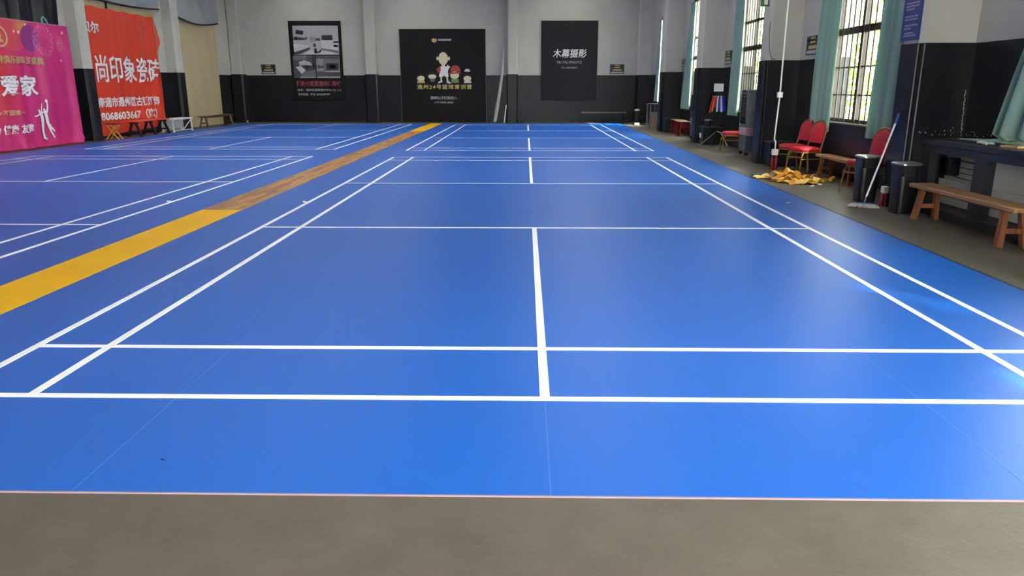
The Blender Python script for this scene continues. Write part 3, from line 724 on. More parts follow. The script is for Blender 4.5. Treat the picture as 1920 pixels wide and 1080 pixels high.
# yellow folding stool by the pier
t = thing('folding_stool', (-12.4, 19.2, 0), 'small yellow folding stool between the pier and the red banner', 'stool')
M_YST = mat('yellow_stool_wood', (206,160,74), .5, var=.1)
G().box(-12.56, -12.22, 19.02, 19.34, .44, .47).build('seat', mat('dark_red_seat', (110,30,26), .5), t, bevel=.005)
for y in (19.06, 19.30):
    G().beam((-12.58, y, 0), (-12.26, y, .42), .03, .03).build('leg', M_YST, t)
    G().beam((-12.22, y+.02, 0), (-12.54, y+.02, .42), .03, .03).build('leg', M_YST, t)
for x, z in ((-12.52,.40), (-12.28,.40), (-12.32,.33)): G().beam((x, 19.05, z), (x, 19.31, z), .025, .025).build('rail', M_YST, t)

# ------------------------------------------------------------------ curtains on the window side
def curtain(y0t, y1t, y0b, y1b, z0, z1, x, label, folds=6, amp=.05, flare=0.0, lift=0.0, ph=0.0):
    """pleated hanging cloth; y0/y1 at the top and at the bottom"""
    def f(u, v, o):
        k = 1-v; y = (y0t+(y1t-y0t)*u)*v+(y0b+(y1b-y0b)*u)*k
        a = .8*amp*(.55+.45*math.sin(2.7*u*PI+ph))*(.6+.5*k)
        return (x-a*(1+math.sin(folds*2*PI*u+ph+.5*math.sin(3*v)))-flare*k*k-o, y+.02*math.sin(5*v+ph), z0+lift*u+(z1-z0)*v)
    t = thing('curtain', (x, (y0b+y1b)/2, z0), label, 'curtain', 'teal window curtains')
    G().sheet(f, folds*10, 24, .004).build('cloth', M_TEAL, t, smooth=True)
    G().tube([(x-.03, min(y0t, y1t)-.05, z1+.01), (x-.03, max(y0t, y1t)+.05, z1+.01)], .012, 8).build('curtain_rod', M_BAR, t, smooth=True)
    return t
curtain(10.12, 11.0, 10.12, 11.08, .74, 4.35, XR-.02, 'teal curtain hanging behind the two red chairs', 5, .05, ph=.3)
curtain(7.68, 8.5, 7.72, 8.62, .74, 4.35, XR-.02, 'teal curtain between the barred window and the blue notice', 5, .055, ph=1.1)
curtain(16.1, 17.05, 16.0, 17.12, .80, 4.35, XR-.02, 'teal curtain behind the stand of coloured bibs', 6, .05, ph=2.0)
curtain(21.75, 22.4, 21.75, 23.2, .80, 4.1, XR-.02, 'teal curtain hanging above the red stools', 6, .05, ph=.8)
curtain(27.8, 28.3, 27.8, 28.9, .95, 4.05, XR-.02, 'narrow far teal curtain above the small dark table', 4, .04, ph=1.5)

# ------------------------------------------------------------------ counter built into the near bay
M_CTR = mat('counter_black_paint', (30,32,36), .42, var=.25, scale=4, bump=.08, bscale=20)
t = thing('wall_counter', (4.98, 3.4, 0), 'long black counter fixed between the wall piers under a fallen curtain', 'counter')
G().box(4.79, XR-.004, .75, 6.07, .83, .90).build('top', M_CTR, t, bevel=.006)
G().box(4.83, 4.90, .75, 6.07, .74, .83).build('apron', M_CTR, t)
for y0, y1 in ((5.88, 6.06), (4.72, 4.95), (3.5, 3.73), (2.3, 2.53), (1.1, 1.33)):
    G().box(4.83, 4.93, y0, y1, .10, .74).build('leg', M_CTR, t)
G().box(4.81, 5.14, .75, 6.07, 0, .10).build('plinth', M_CTR, t, bevel=.005)
M_GWALL = mat('grey_back_panel', (206,206,200), .8, var=.08, scale=2)
G().box(5.14, 5.17, .75, 6.07, .10, .83).build('back_panel', M_GWALL, t)
for y0, y1 in ((4.98, 6.04), (3.6, 4.93)):
    tag(G().obox((5.08, (y0+y1)/2, .265), (.018, y1-y0-.01, .30), (0, R(-6), 0)).build('white_board', mat('white_board_paint', (196,194,188), .6, var=.06, scale=3), origin=(5.08,(y0+y1)/2,.10)),
        {4.98:'white board leaning under the counter beside the black power box', 3.6:'white board leaning under the counter behind the near end of the bench'}[y0], 'board', 'white boards under the counter')
t = thing('power_box', (5.07, 5.8, .47), 'black power box with four cables under the counter', 'power box')
G().box(5.0, 5.135, 5.74, 5.87, .47, .68).build('case', M_BLACK, t, bevel=.008)
for i, z in enumerate((.66, .585, .52, .46)):
    G().tube([(5.06, 5.75, max(.475, z-.04)), (5.07, 5.64, z), (5.08, 5.4, z-.005), (5.08, 5.0, z+.005)], .008 if i == 0 else .005, 6).build('cable', M_BLACKM, t, smooth=True)
# scuffed paint: bare patches of plaster above the counter and on the pier
g = G(); random.seed(3)
flakes(g, [(random.uniform(5.35, 6.02), .925+abs(random.gauss(0,.04)), random.uniform(.004,.012)) for k in range(16)], lambda a, b, d: (XR-d-.0005, a, b))
flakes(g, [(5.26+random.uniform(-.006,.006)-.0, .0, .0) for k in range(0)], lambda a, b, d: (XR, a, b))
g.build('paint_flakes', M_FLAKE, wr)
bpy.data.objects['paint_flakes']['kind'] = 'stuff'
g = G()
flakes(g, [(5.275-.04*k/40+random.uniform(-.006,.006), .93+.55*k/30, random.uniform(.005,.012)) for k in range(30)], lambda a, b, d: (a, 6.077-d, b))
flakes(g, [(random.uniform(4.72,5.2), .93+abs(random.gauss(0,.05)), random.uniform(.004,.012)) for k in range(22)], lambda a, b, d: (a, 6.077-d, b))
pier1 = [o for o in C.objects if o.name.startswith('pillar') and 'blue notice' in o.get('label', '')][0]
o = g.build('paint_flakes', M_FLAKE, pier1); o['kind'] = 'stuff'

# curtain pulled down on to the counter
def fallen(u, v, o):
    # v: 0 on the counter -> 1 up at the window; u across
    ang = u*2*PI*3.2
    if v < .35:
        k = v/.35; y = 5.62-1.55*k*(.35+.65*u)-.55*u*(1-k); x = 4.98+.19*k+.07*math.sin(ang)*k; z = .915+.03*abs(math.sin(ang*1.3+4*k))*(.3+k)
    else:
        k = (v-.35)/.65; y = 4.98-.85*u-.45*min(1, k*1.79)+.08*math.sin(PI*min(1, k*1.79)); x = 5.15+.02*k+.075*math.sin(ang)*(1-.3*k); z = .94+3.4*k**.92
        y += .28*max(0, 1-k*1.79)**2*(1-u)
    return (min(x, XR-.02)-o, y, z+o*.3)
t = thing('fallen_curtain', (5.0, 4.9, .9), 'teal curtain trailing down on to the black counter', 'curtain', 'teal window curtains')
G().sheet(fallen, 50, 56, .005).build('cloth', M_TEAL, t, smooth=True)
G().tube([(5.17, 3.55, 4.35), (5.17, 4.7, 4.35)], .012, 8).build('curtain_rod', M_BAR, t, smooth=True)
tag(G().obox((4.95, 4.5, .912), (.14, .22, .02), (0,0,.2)).build('wooden_tray', wood_mat('pale_wood', (196,160,110), (170,130,84), 'y'), origin=(4.95,4.5,.902)), 'pale flat wooden board lying on the counter under the curtain', 'board')
tag(G().tube([(4.93, 5.12, .912), (4.89, 5.03, .925), (4.92, 4.94, .912), (4.99, 4.92, .912), (5.01, 5.03, .915), (4.95, 5.1, .925), (4.89, 4.96, .915), (4.87, 4.85, .914)], .012, 6).build('white_strap', M_WHITE, origin=(4.84,4.9,.9), smooth=True), 'tangled white strap beside the fallen curtain', 'strap')

# ------------------------------------------------------------------ near bench, bins, mop
wooden_bench('wooden_bench', (4.60, 4.57, 0), 1.98, .41, .28, 'brown wooden bench with splayed legs in front of the black counter', M_BENCHT, M_BENCHL, legw=.055, out=0.0)
wooden_bench('wooden_bench', (5.10, 9.12, 0), 1.6, .385, .25, 'pale wooden bench under the barred window between the red chairs', M_BENCHT, M_BENCHL, out=0.0)
def bin_(loc, label, rz=0.0):
    t = thing('litter_bin', loc, label, 'bin', 'tall black litter bins', rz, local=True)
    G().lathe([(.112,0), (.115,.02), (.128,.46)], n=28, sq=6).build('body', M_BLACK, t, smooth=True)
    G().lathe([(.100,.46), (.100,.585)], n=28, sq=6).build('neck', M_BLACKM, t, smooth=True)
    for sx in (-1, 1):
        G().box(sx*.105-.02, sx*.105+.02, -.11, .11, .455, .59).build('side_post', M_BLACK, t)
    l = G().lathe([(.130,.585), (.146,.595), (.146,.612), (.125,.622)], n=28, sq=6).build('lid', M_STEEL, t, smooth=True)
    G().lathe([(.095,.619), (.09,.625)], n=24, sq=6).build('ash_tray', M_GREYP, l, smooth=True)
    return t
b1 = bin_((4.53, 6.86, 0), 'tall black litter bin with a steel rim in front of a red chair')
copy_thing(b1, (4.56, 5.87, 0), R(4), 'tall black litter bin with a steel rim at the end of the brown bench')
t = thing('flat_mop', (4.27, 6.28, 0), 'flat mop with a white handle leaning on the blue-black pier', 'mop')
G().tube([(4.305, 6.30, .13), (4.575, 6.33, 1.06)], .0125, 10).build('handle', M_ALU, t, smooth=True)
G().tube([(4.575, 6.33, 1.06), (4.606, 6.334, 1.19)], .016, 10).build('grip', M_BLUEP, t, smooth=True)
G().tube([(4.29, 6.298, .05), (4.307, 6.30, .14)], .016, 8).build('joint', M_BLACK, t, smooth=True)
G().obox((4.28, 6.29, .045), (.20, .10, .02), (0,0,R(-35))).build('plate', mat('mop_plate_blue', (120,140,168), .5, var=.1), t, bevel=.006)
g = G(); random.seed(5)
rot = Matrix.Rotation(R(-35), 3, 'Z')
for k in range(46):
    a = 2*PI*k/46; p = rot@Vector((.11*math.cos(a), .055*math.sin(a), 0)); q = rot@Vector(((.175+random.uniform(-.02,.02))*math.cos(a+random.uniform(-.08,.08)), (.115+random.uniform(-.015,.015))*math.sin(a), 0))
    c = Vector((4.28, 6.29, 0)); g.tube([c+p+Vector((0,0,.04)), c+(p+q)/2+Vector((0,0,.032)), c+q+Vector((0,0,.011))], [.013,.013,.009], 5)
yarn = g.build('yarn', mat('grey_mop_yarn', (176,172,164), .9, var=.2, scale=40), t, smooth=True); yarn['kind'] = 'stuff'
G().obox((4.28, 6.29, .062), (.17, .02, .008), (0,0,R(-35))).build('stripe', M_BLUEP, t)
# small red canisters
def canisters(loc, h, label):
    t = thing('red_canister_pair', loc, label, 'canister', 'red canisters on the floor')
    for dx, dy in ((-.018, .03), (.018, -.03)):
        G().lathe([(.022,0), (.024,.01), (.024,h*.62), (.014,h*.72), (.014,h*.75)], (loc[0]+dx, loc[1]+dy, 0), 14).build('canister', mat('red_enamel', (128,12,26), .35, var=.15), t, smooth=True)
    G().box(loc[0]-.035, loc[0]+.035, loc[1]-.05, loc[1]+.05, h*.66, h).build('white_cap', M_WHITE, t, bevel=.008)
canisters((4.585, 6.40, 0), .26, 'red canisters with a white cap between the litter bins')

# ------------------------------------------------------------------ red banquet chairs
def banquet_chair(loc, rz, label):
    t = thing('banquet_chair', loc, label, 'chair', 'red banquet chairs', rz, local=True)
    # seat pad, front is local +y
    def pad(u, v, o): return None
    g = G(); n = 10
    for k, (s, z) in enumerate(((.90,.405), (1.0,.42), (1.0,.45), (.93,.475), (.6,.487), (.01,.49))): pass
    prof = [(.195,.40), (.208,.415), (.21,.445), (.195,.468), (.14,.482), (.02,.487)]
    g.lathe(prof, (0,0,0), 28, sq=5)
    seat = g.build('seat', M_RED, t, smooth=True)
    G().lathe([(.19,.375), (.2,.38), (.2,.402), (.19,.404)], (0,0,0), 28, sq=6).build('seat_frame', M_GOLD, t, smooth=True)
    for s in (-1, 1):
        G().tube([(s*.20,.23,.0), (s*.19,.215,.16), (s*.178,.19,.33), (s*.165,.15,.385)], [.013,.013,.014,.014], 8).build('leg', M_GOLD, t, smooth=True)
        G().tube([(s*.19,-.25,.0), (s*.185,-.21,.25), (s*.18,-.185,.42)], .013, 8).build('leg', M_GOLD, t, smooth=True)
        G().tube([(s*.192,.222,.27), (s*.187,-.215,.27)], .009, 6).build('stretcher', M_GOLD, t, smooth=True)
    G().tube([(-.192,.215,.30), (.192,.215,.30)], .009, 6).build('stretcher', M_GOLD, t, smooth=True)
    # back: arched frame and padded panel leaning back
    def bk(x, h): return (x, -.185-.22*(h-.42), h)
    arch = [(-.18,.42), (-.185,.6), (-.19,.74)]+[(.19*math.cos(a), .76+.17*math.sin(a)) for a in (PI-PI*k/10 for k in range(11))]+[(.19,.74), (.185,.6), (.18,.42)]
    bf = G().tube([bk(x, z) for x, z in arch], .014, 8).build('back_frame', M_GOLD, t, smooth=True)
    poly = [(-.165,.545), (-.175,.74)]+[(.175*math.cos(a), .755+.155*math.sin(a)) for a in (PI-PI*k/12 for k in range(1, 12))]+[(.175,.74), (.165,.545)]
    g = G(); cxy = (0, .72)
    for dd, sc_ in ((-.018,.93),): pass
    rings = [(-.022,.90), (-.016,.985), (0,1.0), (.018,.985), (.026,.90)]
    v = []; m = len(poly)
    for d, s_ in rings:
        for (x, z) in poly:
            xx, zz = x*s_, .73+(z-.73)*s_; b = bk(xx, zz); v.append((b[0], b[1]+d, b[2]))
    f = [tuple(range(m)), tuple(reversed(range((len(rings)-1)*m, len(rings)*m)))]
    for r in range(len(rings)-1):
        for i in range(m): f.append((r*m+i, r*m+(i+1) % m, (r+1)*m+(i+1) % m, (r+1)*m+i))
    g.add(v, f); g.build('backrest', M_RED, t, smooth=True)
    return t
ch = banquet_chair((4.90, 10.24, 0), R(108), 'red banquet chair with gold frame next to the pale wooden bench')
copy_thing(ch, (4.92, 10.93, 0), R(103), 'red banquet chair half under the curtain by the low black box')
copy_thing(ch, (4.88, 7.74, 0), R(105), 'red banquet chair half hidden behind a litter bin')
copy_thing(ch, (4.86, 15.05, 0), R(85), 'red banquet chair in front of the tall air cooler')

# ------------------------------------------------------------------ crumpled yellow tape and scraps
t = thing('crumpled_tape_heap', (4.4, 9.0, 0), 'heap of crumpled orange-yellow tape on the concrete floor', 'tape heap')
M_TAPE = mat('yellow_tape', (232,160,22), .42, var=.12, scale=7, translucent=.1)
M_TAPE2 = mat('pale_tape_back', (222,190,96), .6, var=.12, scale=7)
random.seed(21)
spots = [(4.05,9.35,.0), (4.15,9.2,.3), (4.22,8.95,.6), (4.35,9.25,.15), (4.4,9.0,-.5), (4.5,8.85,.9), (4.3,8.75,-.2), (4.45,9.3,.7), (4.6,9.0,.2), (4.2,9.45,-.7), (4.4,8.65,.5), (4.25,9.1,.4), (4.55,9.2,-.3), (4.12,9.05,1.1), (4.36,9.1,.0), (4.48,9.12,.8)]
spots += [(random.gauss(4.33,.15), random.gauss(9.0,.26), random.uniform(-1.5,1.5)) for k in range(22)]
for i, (x, y, a) in enumerate(spots):
    ln = random.uniform(.34,.6); hgt = random.uniform(.06,.16)*(1.4 if abs(x-4.33) < .12 and abs(y-9.05) < .25 else .8); ph = random.uniform(0,6); tw = random.uniform(-.9,.9); cv = random.uniform(-.9,.9); wd = random.uniform(.06,.11)
    def rb(u, v, o, x=x, y=y, a=a, ln=ln, hgt=hgt, ph=ph, tw=tw, cv=cv, wd=wd):
        s = (u-.5)*ln; an = a+cv*(u-.5)*2; px = x+s*math.cos(an); py = y+s*math.sin(an)
        z = .012+hgt*(math.sin(PI*u)*(.55+.45*math.sin(7*u+ph)))**2*1.0+.02*abs(math.sin(9*u+ph))
        w = (v-.5)*wd; t2 = tw*math.sin(PI*u*1.5+ph)
        return (px-w*math.sin(an)*math.cos(t2), py+w*math.cos(an)*math.cos(t2), max(.004, z+w*math.sin(t2))+o)
    G().sheet(rb, 18, 3, .003).build('tape_ribbon', M_TAPE if i % 5 else M_TAPE2, t)
t2 = tag(G().tube([(4.9,8.98,.04), (4.96,9.06,.035), (5.04,9.2,.04)], [.035,.032,.04], 8).build('rolled_tape', mat('dull_yellow_roll', (196,160,56), .5, var=.12), origin=(4.85,9.12,0), smooth=True), 'dull yellow rolled tape beside the heap', 'tape roll')
for i, (x, y, s, lb) in enumerate(((4.40,8.42,.045,'white paper scrap in front of the tape heap'), (4.62,8.66,.04,'white paper scrap beside the rolled tape'), (3.42,6.62,.03,'white shuttle feather lying on the court sideline'), (-3.06,6.55,.03,'white feather on the outer line of the near court'), (-4.93,6.6,.03,'white feather on the court line across the runner'), (-3.68,29.3,.05,'small white shuttle at the far end of the yellow runner'))):
    z = TM+.002 if i > 1 else 0
    tag(G().prism([(x-s,y-s*.5),(x+s*.3,y-s*.7),(x+s,y),(x+s*.4,y+s*.6),(x-s*.6,y+s*.5)], lambda a, b, d: (a, b, z+d*(1+.8*math.sin(40*a))), 0, .012).build('paper_scrap' if i < 2 else 'shuttle_feather', M_PRW, origin=(x,y,z)), lb, 'scrap')
tag(G().tube([(-1.615,-.64,TM+.003), (-1.60,-.645,TM+.004), (-1.592,-.652,TM+.003)], .0018, 5).build('dark_twig', M_BLACKM, origin=(-1.6,-.645,TM)), 'tiny dark twig on the front edge of the near court', 'twig')
tag(G().obox((3.98,9.9,.015), (.22,.05,.03), (0,0,R(30))).build('green_tool', mat('dull_green_blue', (44,84,88), .5), origin=(3.98,9.9,0)), 'dull green hand tool lying on the floor beside the tape heap', 'tool')

# ------------------------------------------------------------------ conduit and low black boxes by the piers
t = thing('white_conduit', (4.6, 10.95, .3), 'white conduit dropping from the ceiling to a socket beside the chairs', 'conduit')
G().tube([(4.6, 10.95, .37), (4.6, 10.95, .52), (4.575, 10.96, .56), (4.575, 10.96, .62), (4.60, 10.95, 1.36), (4.6, 10.95, ZC)], .014, 8).build('pipe', M_WHITE, t, smooth=True)
G().box(4.555, 4.645, 10.91, 10.99, 1.32, 1.42).build('junction_box', M_WHITE, t, bevel=.006)
G().box(4.55, 4.65, 10.90, 11.0, .27, .38).build('socket_box', M_WHITE, t, bevel=.006)
t = thing('red_canister_pair', (4.6, 10.95, 0), 'red canisters standing under the white conduit socket', 'canister', 'red canisters on the floor')
for dx, dy in ((-.028, .02), (.03, -.02)):
    G().lathe([(.03,0), (.032,.01), (.032,.2), (.014,.24), (.014,.262)], (4.6+dx, 10.95+dy, 0), 14).build('canister', MATS['red_enamel'], t, smooth=True)
for y0, y1, w in ((11.52, 12.05, 'exit sign pier'), (17.3, 17.92, 'pier by the bibs stand'), (23.0, 23.57, 'pier by the leaning board')):
    t = thing('low_black_box', (4.98, (y0+y1)/2, 0), 'low black painted box against the '+w, 'box', 'low black boxes by the piers')
    G().box(4.70, XR-.01, y0, y1, 0, .44).build('body', M_DARK, t, bevel=.01)
    G().box(4.68, XR-.01, y0-.02, y1, .44, .475).build('top_slab', M_CTR, t, bevel=.006)
tag(G().box(4.672, 4.698, 17.5, 17.62, .18, .30).build('socket_plate', M_WHITE, origin=(4.69,17.56,.18), bevel=.004), 'white socket plate on the low black box by the bibs stand', 'socket')

# pier signs
t = thing('blue_notice', (4.64, 6.38, 2.06), 'blue notice board with rows of small text on the near pier', 'sign')
G().box(4.628, 4.648, 6.16, 6.60, 2.06, 3.35).build('board', mat('notice_blue', (34,48,120), .45, var=.12, scale=6), t)
M_NTX = mat('notice_text_pale', (150,146,158), .6, var=.1)
for z, a, b in ((3.1,.05,.39), (2.98,.05,.36), (2.86,.08,.35), (2.75,.05,.38), (2.64,.07,.38), (2.585,.06,.33), (2.5,.04,.37), (2.465,.05,.38), (2.43,.16,.36), (2.345,.05,.37), (2.31,.06,.37), (2.24,.04,.36), (2.205,.2,.36), (2.15,.12,.34), (2.12,.05,.36)):
    G().box(4.6265, 4.628, 6.17+a, 6.17+b, z-.009, z+.009).build('lettering_line', M_NTX, t)
t = thing('exit_sign', (4.6, 12.12, 3.0), 'small green exit sign high on the pier by the air cooler', 'sign')
G().box(4.45, 4.635, 12.15, 12.19, 3.02, 3.2).build('case', M_WHITE, t, bevel=.004)
G().box(4.46, 4.625, 12.146, 12.15, 3.03, 3.19).build('face', mat('exit_green', (20,92,70), .4, var=.1), t)
G().box(4.53, 4.60, 12.144, 12.146, 3.06, 3.15).build('pictogram', M_PRW, t)
tag(G().tube([(4.66, 12.06, 2.75), (4.64, 12.02, 2.5), (4.66, 12.0, 2.2), (4.72, 12.02, 2.06), (4.8, 12.04, 2.03)], .006, 5).build('thin_cable', M_BLACKM, origin=(4.66,12.04,2.03), smooth=True), 'thin dark cable looping down the exit sign pier', 'cable')

# ------------------------------------------------------------------ air coolers
def cooler(loc, rz, label, body, h=1.46):
    """tall evaporative cooler, louvred front on local +y"""
    t = thing('air_cooler', loc, label, 'air cooler', 'air coolers', rz, local=True)
    w, d = .27, .20
    G().box(-w, w, -d, d, .62, h-.08).build('body', body, t, bevel=.015)
    G().box(-w-.004, w+.004, -d-.004, d+.02, h-.08, h).build('top_cover', body, t, bevel=.02)
    G().box(-w*.55, w*.55, d+.02, d+.024, h-.065, h-.02).build('control_panel', M_BLACKM, t)
    G().box(-w+.03, w-.03, d-.02, d+.004, .70, h-.1).build('grille_recess', M_BLACKM, t)
    n = 15
    for k in range(n):
        z = .72+k*(h-.85)/n
        G().obox((0, d+.008, z+.02), (2*w-.07, .035, .008), (R(-28), 0, 0)).build('louvre', M_BLACK, t)
    for s in (-1, 1): G().box(s*(w-.02)-.012, s*(w-.02)+.012, d, d+.022, .66, h-.09).build('side_trim', body, t)
    G().box(-w, w, -d, d+.005, .44, .62).build('lower_panel', mat('cooler_pink_panel', (176,140,150), .5, var=.05), t, bevel=.01)
    G().box(-w+.01, w-.01, -d+.01, d-.01, .09, .44).build('water_tank', mat('cooler_tank_grey', (78,86,98), .3, var=.1), t, bevel=.015)
    for sx in (-1, 1):
        for sy in (-1, 1):
            c = G().tube([(sx*(w-.05)-.015, sy*(d-.05), .045), (sx*(w-.05)+.015, sy*(d-.05), .045)], .045, 14).build('caster', M_BLACK, t, smooth=True)
            G().box(sx*(w-.05)-.02, sx*(w-.05)+.02, sy*(d-.05)-.012, sy*(d-.05)+.012, .06, .10).build('caster_fork', M_GREYP, t)
    return t
cooler((5.07, 14.15, 0), R(90), 'tall grey air cooler with dark louvres behind the exit sign pier', M_GREYP)
cooler((5.05, 19.45, 0), R(90), 'dark air cooler half hidden behind the bibs stand pier', mat('dark_grey_plastic', (52,56,62), .45, var=.06), 1.3)

# ------------------------------------------------------------------ stand with coloured bibs, bins, stools and table further down
t = thing('bib_stand', (5.0, 17.0, 0), 'black tripod stand carrying a white sign above the coloured bibs', 'stand')
G().tube([(5.0,17.0,.1), (5.0,17.0,.95)], .018, 8).build('pole', M_BLACKM, t, smooth=True)
G().tube([(4.87,17.0,.95), (4.87,17.0,1.42)], .008, 6).build('upright', M_BLACKM, t); G().tube([(5.06,17.0,.95), (5.06,17.0,1.42)], .008, 6).build('upright', M_BLACKM, t)
G().tube([(4.82,17.0,1.28), (5.13,17.0,1.28)], .010, 6).build('hanger_rail', M_STEEL, t, smooth=True)
G().tube([(4.86,17.0,.95), (5.07,17.0,.95)], .010, 6).build('lower_rail', M_BLACKM, t, smooth=True)
G().box(4.84, 5.09, 16.985, 17.0, 1.40, 1.60).build('sign_panel', M_PRW, t)
G().tube([(5.0,17.0,.37), (4.93,16.93,.35), (4.44,16.58,.015)], .016, 8).build('tripod_leg', M_STEEL, t, smooth=True)
G().tube([(5.0,17.0,.37), (5.08,16.9,.34), (5.2,16.62,.015)], .016, 8).build('tripod_leg', M_STEEL, t, smooth=True)
G().tube([(5.0,17.0,.37), (4.98,17.1,.34), (4.97,17.24,.015)], .016, 8).build('tripod_leg', M_BLACKM, t, smooth=True)
for i, (c, x, dz) in enumerate((((176,30,34), 4.835, .0), ((222,128,44), 4.875, .03), ((196,40,70), 4.915, .12), ((222,222,228), 4.955, .02), ((36,70,170), 4.995, .05), ((210,216,232), 5.03, .02), ((40,56,190), 5.065, .03), ((28,34,150), 5.10, .06))):
    m = mat('bib_cloth_%d' % i, c, .8, var=.08, scale=20)
    nm = ('dark red','orange','crimson','white','mid blue','pale blue','bright blue','deep blue')[i]
    def bf(u, v, o, x=x, i=i, dz=dz):
        sp_ = (x-4.97)*.55*(1-v)
        return (x+sp_+.022*(u-.5)*2*(1.15-.4*v)+.0*o, 16.965-.02*math.sin(3*u+i)*(1-v)-o-.012*(i % 3), .86+dz+(1.285-.86-dz)*v)
    tag(G().sheet(bf, 8, 8, .004).build('sports_bib', m, origin=(x,16.965,.86), smooth=True), nm+' sports bib hanging on the tripod stand', 'bib', 'sports bibs on the stand')
b3 = thing('pedal_bin', (5.02, 17.12+.06, .475), 'x', 'bin'); bpy.data.objects.remove(b3)
t = thing('pedal_bin', (4.85, 17.45, .475), 'small black bin with a bright lid on the low black box', 'bin')
G().lathe([(.075,0), (.09,.16)], (4.85,17.45,.476), 18).build('body', M_BLACK, t, smooth=True)
G().lathe([(.095,.16), (.1,.17), (.09,.19), (.02,.2)], (4.85,17.45,.476), 18).build('lid', M_STEEL, t, smooth=True)
def stool(loc, label, rz=0.0, hgt=.46):
    t = thing('red_stool', loc, label, 'stool', 'red stools by the window', rz, local=True)
    G().box(-.17, .17, -.2, .2, hgt-.03, hgt).build('seat', mat('pale_stool_top', (196,166,130), .55, var=.12, scale=8), t, bevel=.008)
    ml = mat('stool_red_paint', (128,26,26), .45, var=.12)
    for sx in (-1, 1):
        for sy in (-1, 1): G().beam((sx*.16, sy*.185, 0), (sx*.14, sy*.16, hgt-.03), .035, .035).build('leg', ml, t)
        G().box(sx*.15-.012, sx*.15+.012, -.16, .16, .12, .16).build('rail', ml, t)
        G().box(-.14, .14, sx*.17-.012, sx*.17+.012, .26, .30).build('rail', ml, t)
    return t
s1 = stool((4.98, 21.25, 0), 'red stool with a pale top nearest the dark air cooler', .1)
copy_thing(s1, (5.02, 21.95, 0), -.05, 'red stool with a pale top in the middle of the three')
copy_thing(s1, (5.04, 22.65, 0), .08, 'red stool with a pale top nearest the far pier')
t = thing('small_table', (4.98, 26.4, 0), 'tall narrow dark table under the last curtain', 'table')
G().box(4.60, XR-.02, 25.9, 26.8, .86, .90).build('top', M_CTR, t, bevel=.005)
for x in (4.66, 4.95):
    G().box(x-.03, x+.03, 25.95, 26.0, 0, .86).build('leg', M_GREYP, t)
    G().box(x-.03, x+.03, 26.7, 26.75, 0, .86).build('leg', M_GREYP, t)
tag(G().obox((4.66, 24.95, .315), (.26, .025, .63), (R(-5), 0, 0)).build('leaning_board', wood_mat('grey_plank', (150,136,108), (120,106,84), 'z'), origin=(4.66,24.95,0)), 'pale grey wooden board standing beside the far pier', 'board')
t = thing('floor_bin', (4.62, 29.2, 0), 'small dark bin with a white lid in the far corner', 'bin')
G().lathe([(.13,0), (.15,.42), (.12,.55)], (4.62,29.2,0), 16).build('body', M_BLACKM, t, smooth=True)
G().lathe([(.12,.55), (.11,.60), (.03,.63)], (4.62,29.2,0), 16).build('lid', M_WHITE, t, smooth=True)
tag(G().box(4.42, 4.62, 28.4, 28.55, 0, .08).build('paper_packet', M_PRW, origin=(4.5,28.5,0), bevel=.01), 'white paper packet on the floor by the far corner', 'packet')
tag(G().box(-12.3, -12.24, 29.9, 29.96, 0.0, .10).build('white_cup', M_WHITE, origin=(-12.27,29.93,0), bevel=.01), 'small white cup on the floor by the cream sheet corner', 'cup')

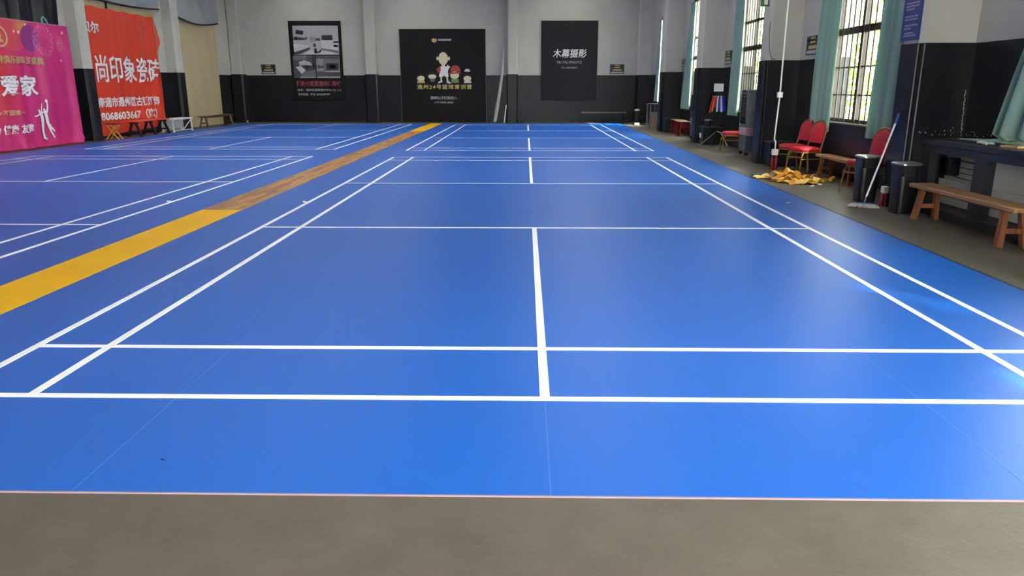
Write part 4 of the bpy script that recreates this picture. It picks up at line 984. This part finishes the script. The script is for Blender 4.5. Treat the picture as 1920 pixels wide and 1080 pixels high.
# ------------------------------------------------------------------ outside the windows
struct(G().box(XR+.4, 40, -30, 50, -.3, -.1).build('ground_outside', mat('outside_paving', (150,146,134), .9, var=.15, scale=1)), 'paved yard outside the windows')
struct(G().box(XL-8, XR+8, -30, YB-.4, -.3, -.02).build('ground_added_gateway', MATS['outside_paving']), 'paved yard beyond the added gateway')
def tree(loc, h, label, seed, n=1500, r=2.0, zc=None, rz=2.0, leaf=.13):
    random.seed(seed); x, y, _ = loc
    t = thing('yard_tree', loc, label, 'tree', 'trees in the yard')
    G().tube([(x,y,-.1), (x+.05,y+.08,h*.3), (x-.06,y,h*.6), (x,y,h*.9)], [.14,.12,.09,.03], 8).build('trunk', M_BARK, t, smooth=True)
    for k in range(5):
        a = k*1.26+seed; z = h*(.4+.09*k)
        G().tube([(x,y,z), (x+.7*math.cos(a), y+.7*math.sin(a), z+.5), (x+1.3*math.cos(a), y+1.3*math.sin(a), z+.9)], [.05,.035,.012], 6).build('branch', M_BARK, t, smooth=True)
    g = G(); zc = zc or h*.72
    cl = []
    for k in range(34):
        d = Vector((random.gauss(0,1), random.gauss(0,1), random.gauss(0,1))).normalized()*random.uniform(.45,1)
        cl.append((x+d.x*r, y+d.y*r, zc+d.z*rz, random.uniform(.45,.8)))
    for k in range(n):
        cx, cy, cz, cr_ = random.choice(cl); p = Vector((random.gauss(cx,cr_*.5), random.gauss(cy,cr_*.5), random.gauss(cz,cr_*.45)))
        if abs(p.y-y) > 1.97: p.y = y+random.uniform(-1.9,1.9)
        e = Euler((random.uniform(-1,1), random.uniform(-1,1), random.uniform(0,6.3))).to_matrix(); s = leaf*random.uniform(.7,1.3)
        g.add([p+e@Vector(q) for q in ((-s,0,0), (0,-s*.45,.02), (s,0,0), (0,s*.45,.02))], [(0,1,2,3)])
    f = g.build('foliage', M_LEAF, t); f['kind'] = 'stuff'
for i, (x, y, n) in enumerate(((9.6,-9.4,1100), (9.5,-5.0,1900), (9.6,-.9,3400), (9.5,3.2,3200), (9.5,7.4,3200), (9.5,11.7,3200), (9.5,16.0,3200))):
    tree((x, y, -.1), 10.0, ('tall leafy tree in the yard behind the camera end', 'tall leafy tree in the yard by the added gateway end', 'tall leafy tree outside the window over the counter', 'tall leafy tree outside the window between the two teal curtains', 'tall leafy tree outside the window by the air cooler', 'tall leafy tree outside the window by the bibs stand', 'tall leafy tree outside the window by the red stools')[i], 11+i, n, 2.0, 8.4, 1.6, .17)
for i, (y, x) in enumerate(((12.6, 8.0), (15.8, 7.6), (18.8, 7.8), (22.0, 7.8))):
    random.seed(60+i); t = thing('yard_shrub', (x, y, -.1), ('bright green tall shrub outside the window between the curtains', 'bright green tall shrub outside the air cooler window', 'bright green tall shrub outside the bibs window', 'bright green tall shrub outside the stools window')[i], 'shrub', 'shrubs in the yard')
    g = G()
    for k in range(1700):
        p = Vector((random.gauss(x,.4), max(y-1.35, min(y+1.35, random.gauss(y,.75))), abs(random.gauss(1.7,1.2)))); e = Euler((random.uniform(-1,1), random.uniform(-1,1), random.uniform(0,6.3))).to_matrix(); s = .09*random.uniform(.7,1.3)
        g.add([p+e@Vector(q) for q in ((-s,0,0), (0,-s*.45,.02), (s,0,0), (0,s*.45,.02))], [(0,1,2,3)])
    f = g.build('foliage', M_LEAF, t); f['kind'] = 'stuff'
    G().tube([(x,y,-.1), (x+.05,y,1.2), (x,y+.1,2.8)], [.05,.035,.015], 6).build('stem', M_BARK, t, smooth=True)
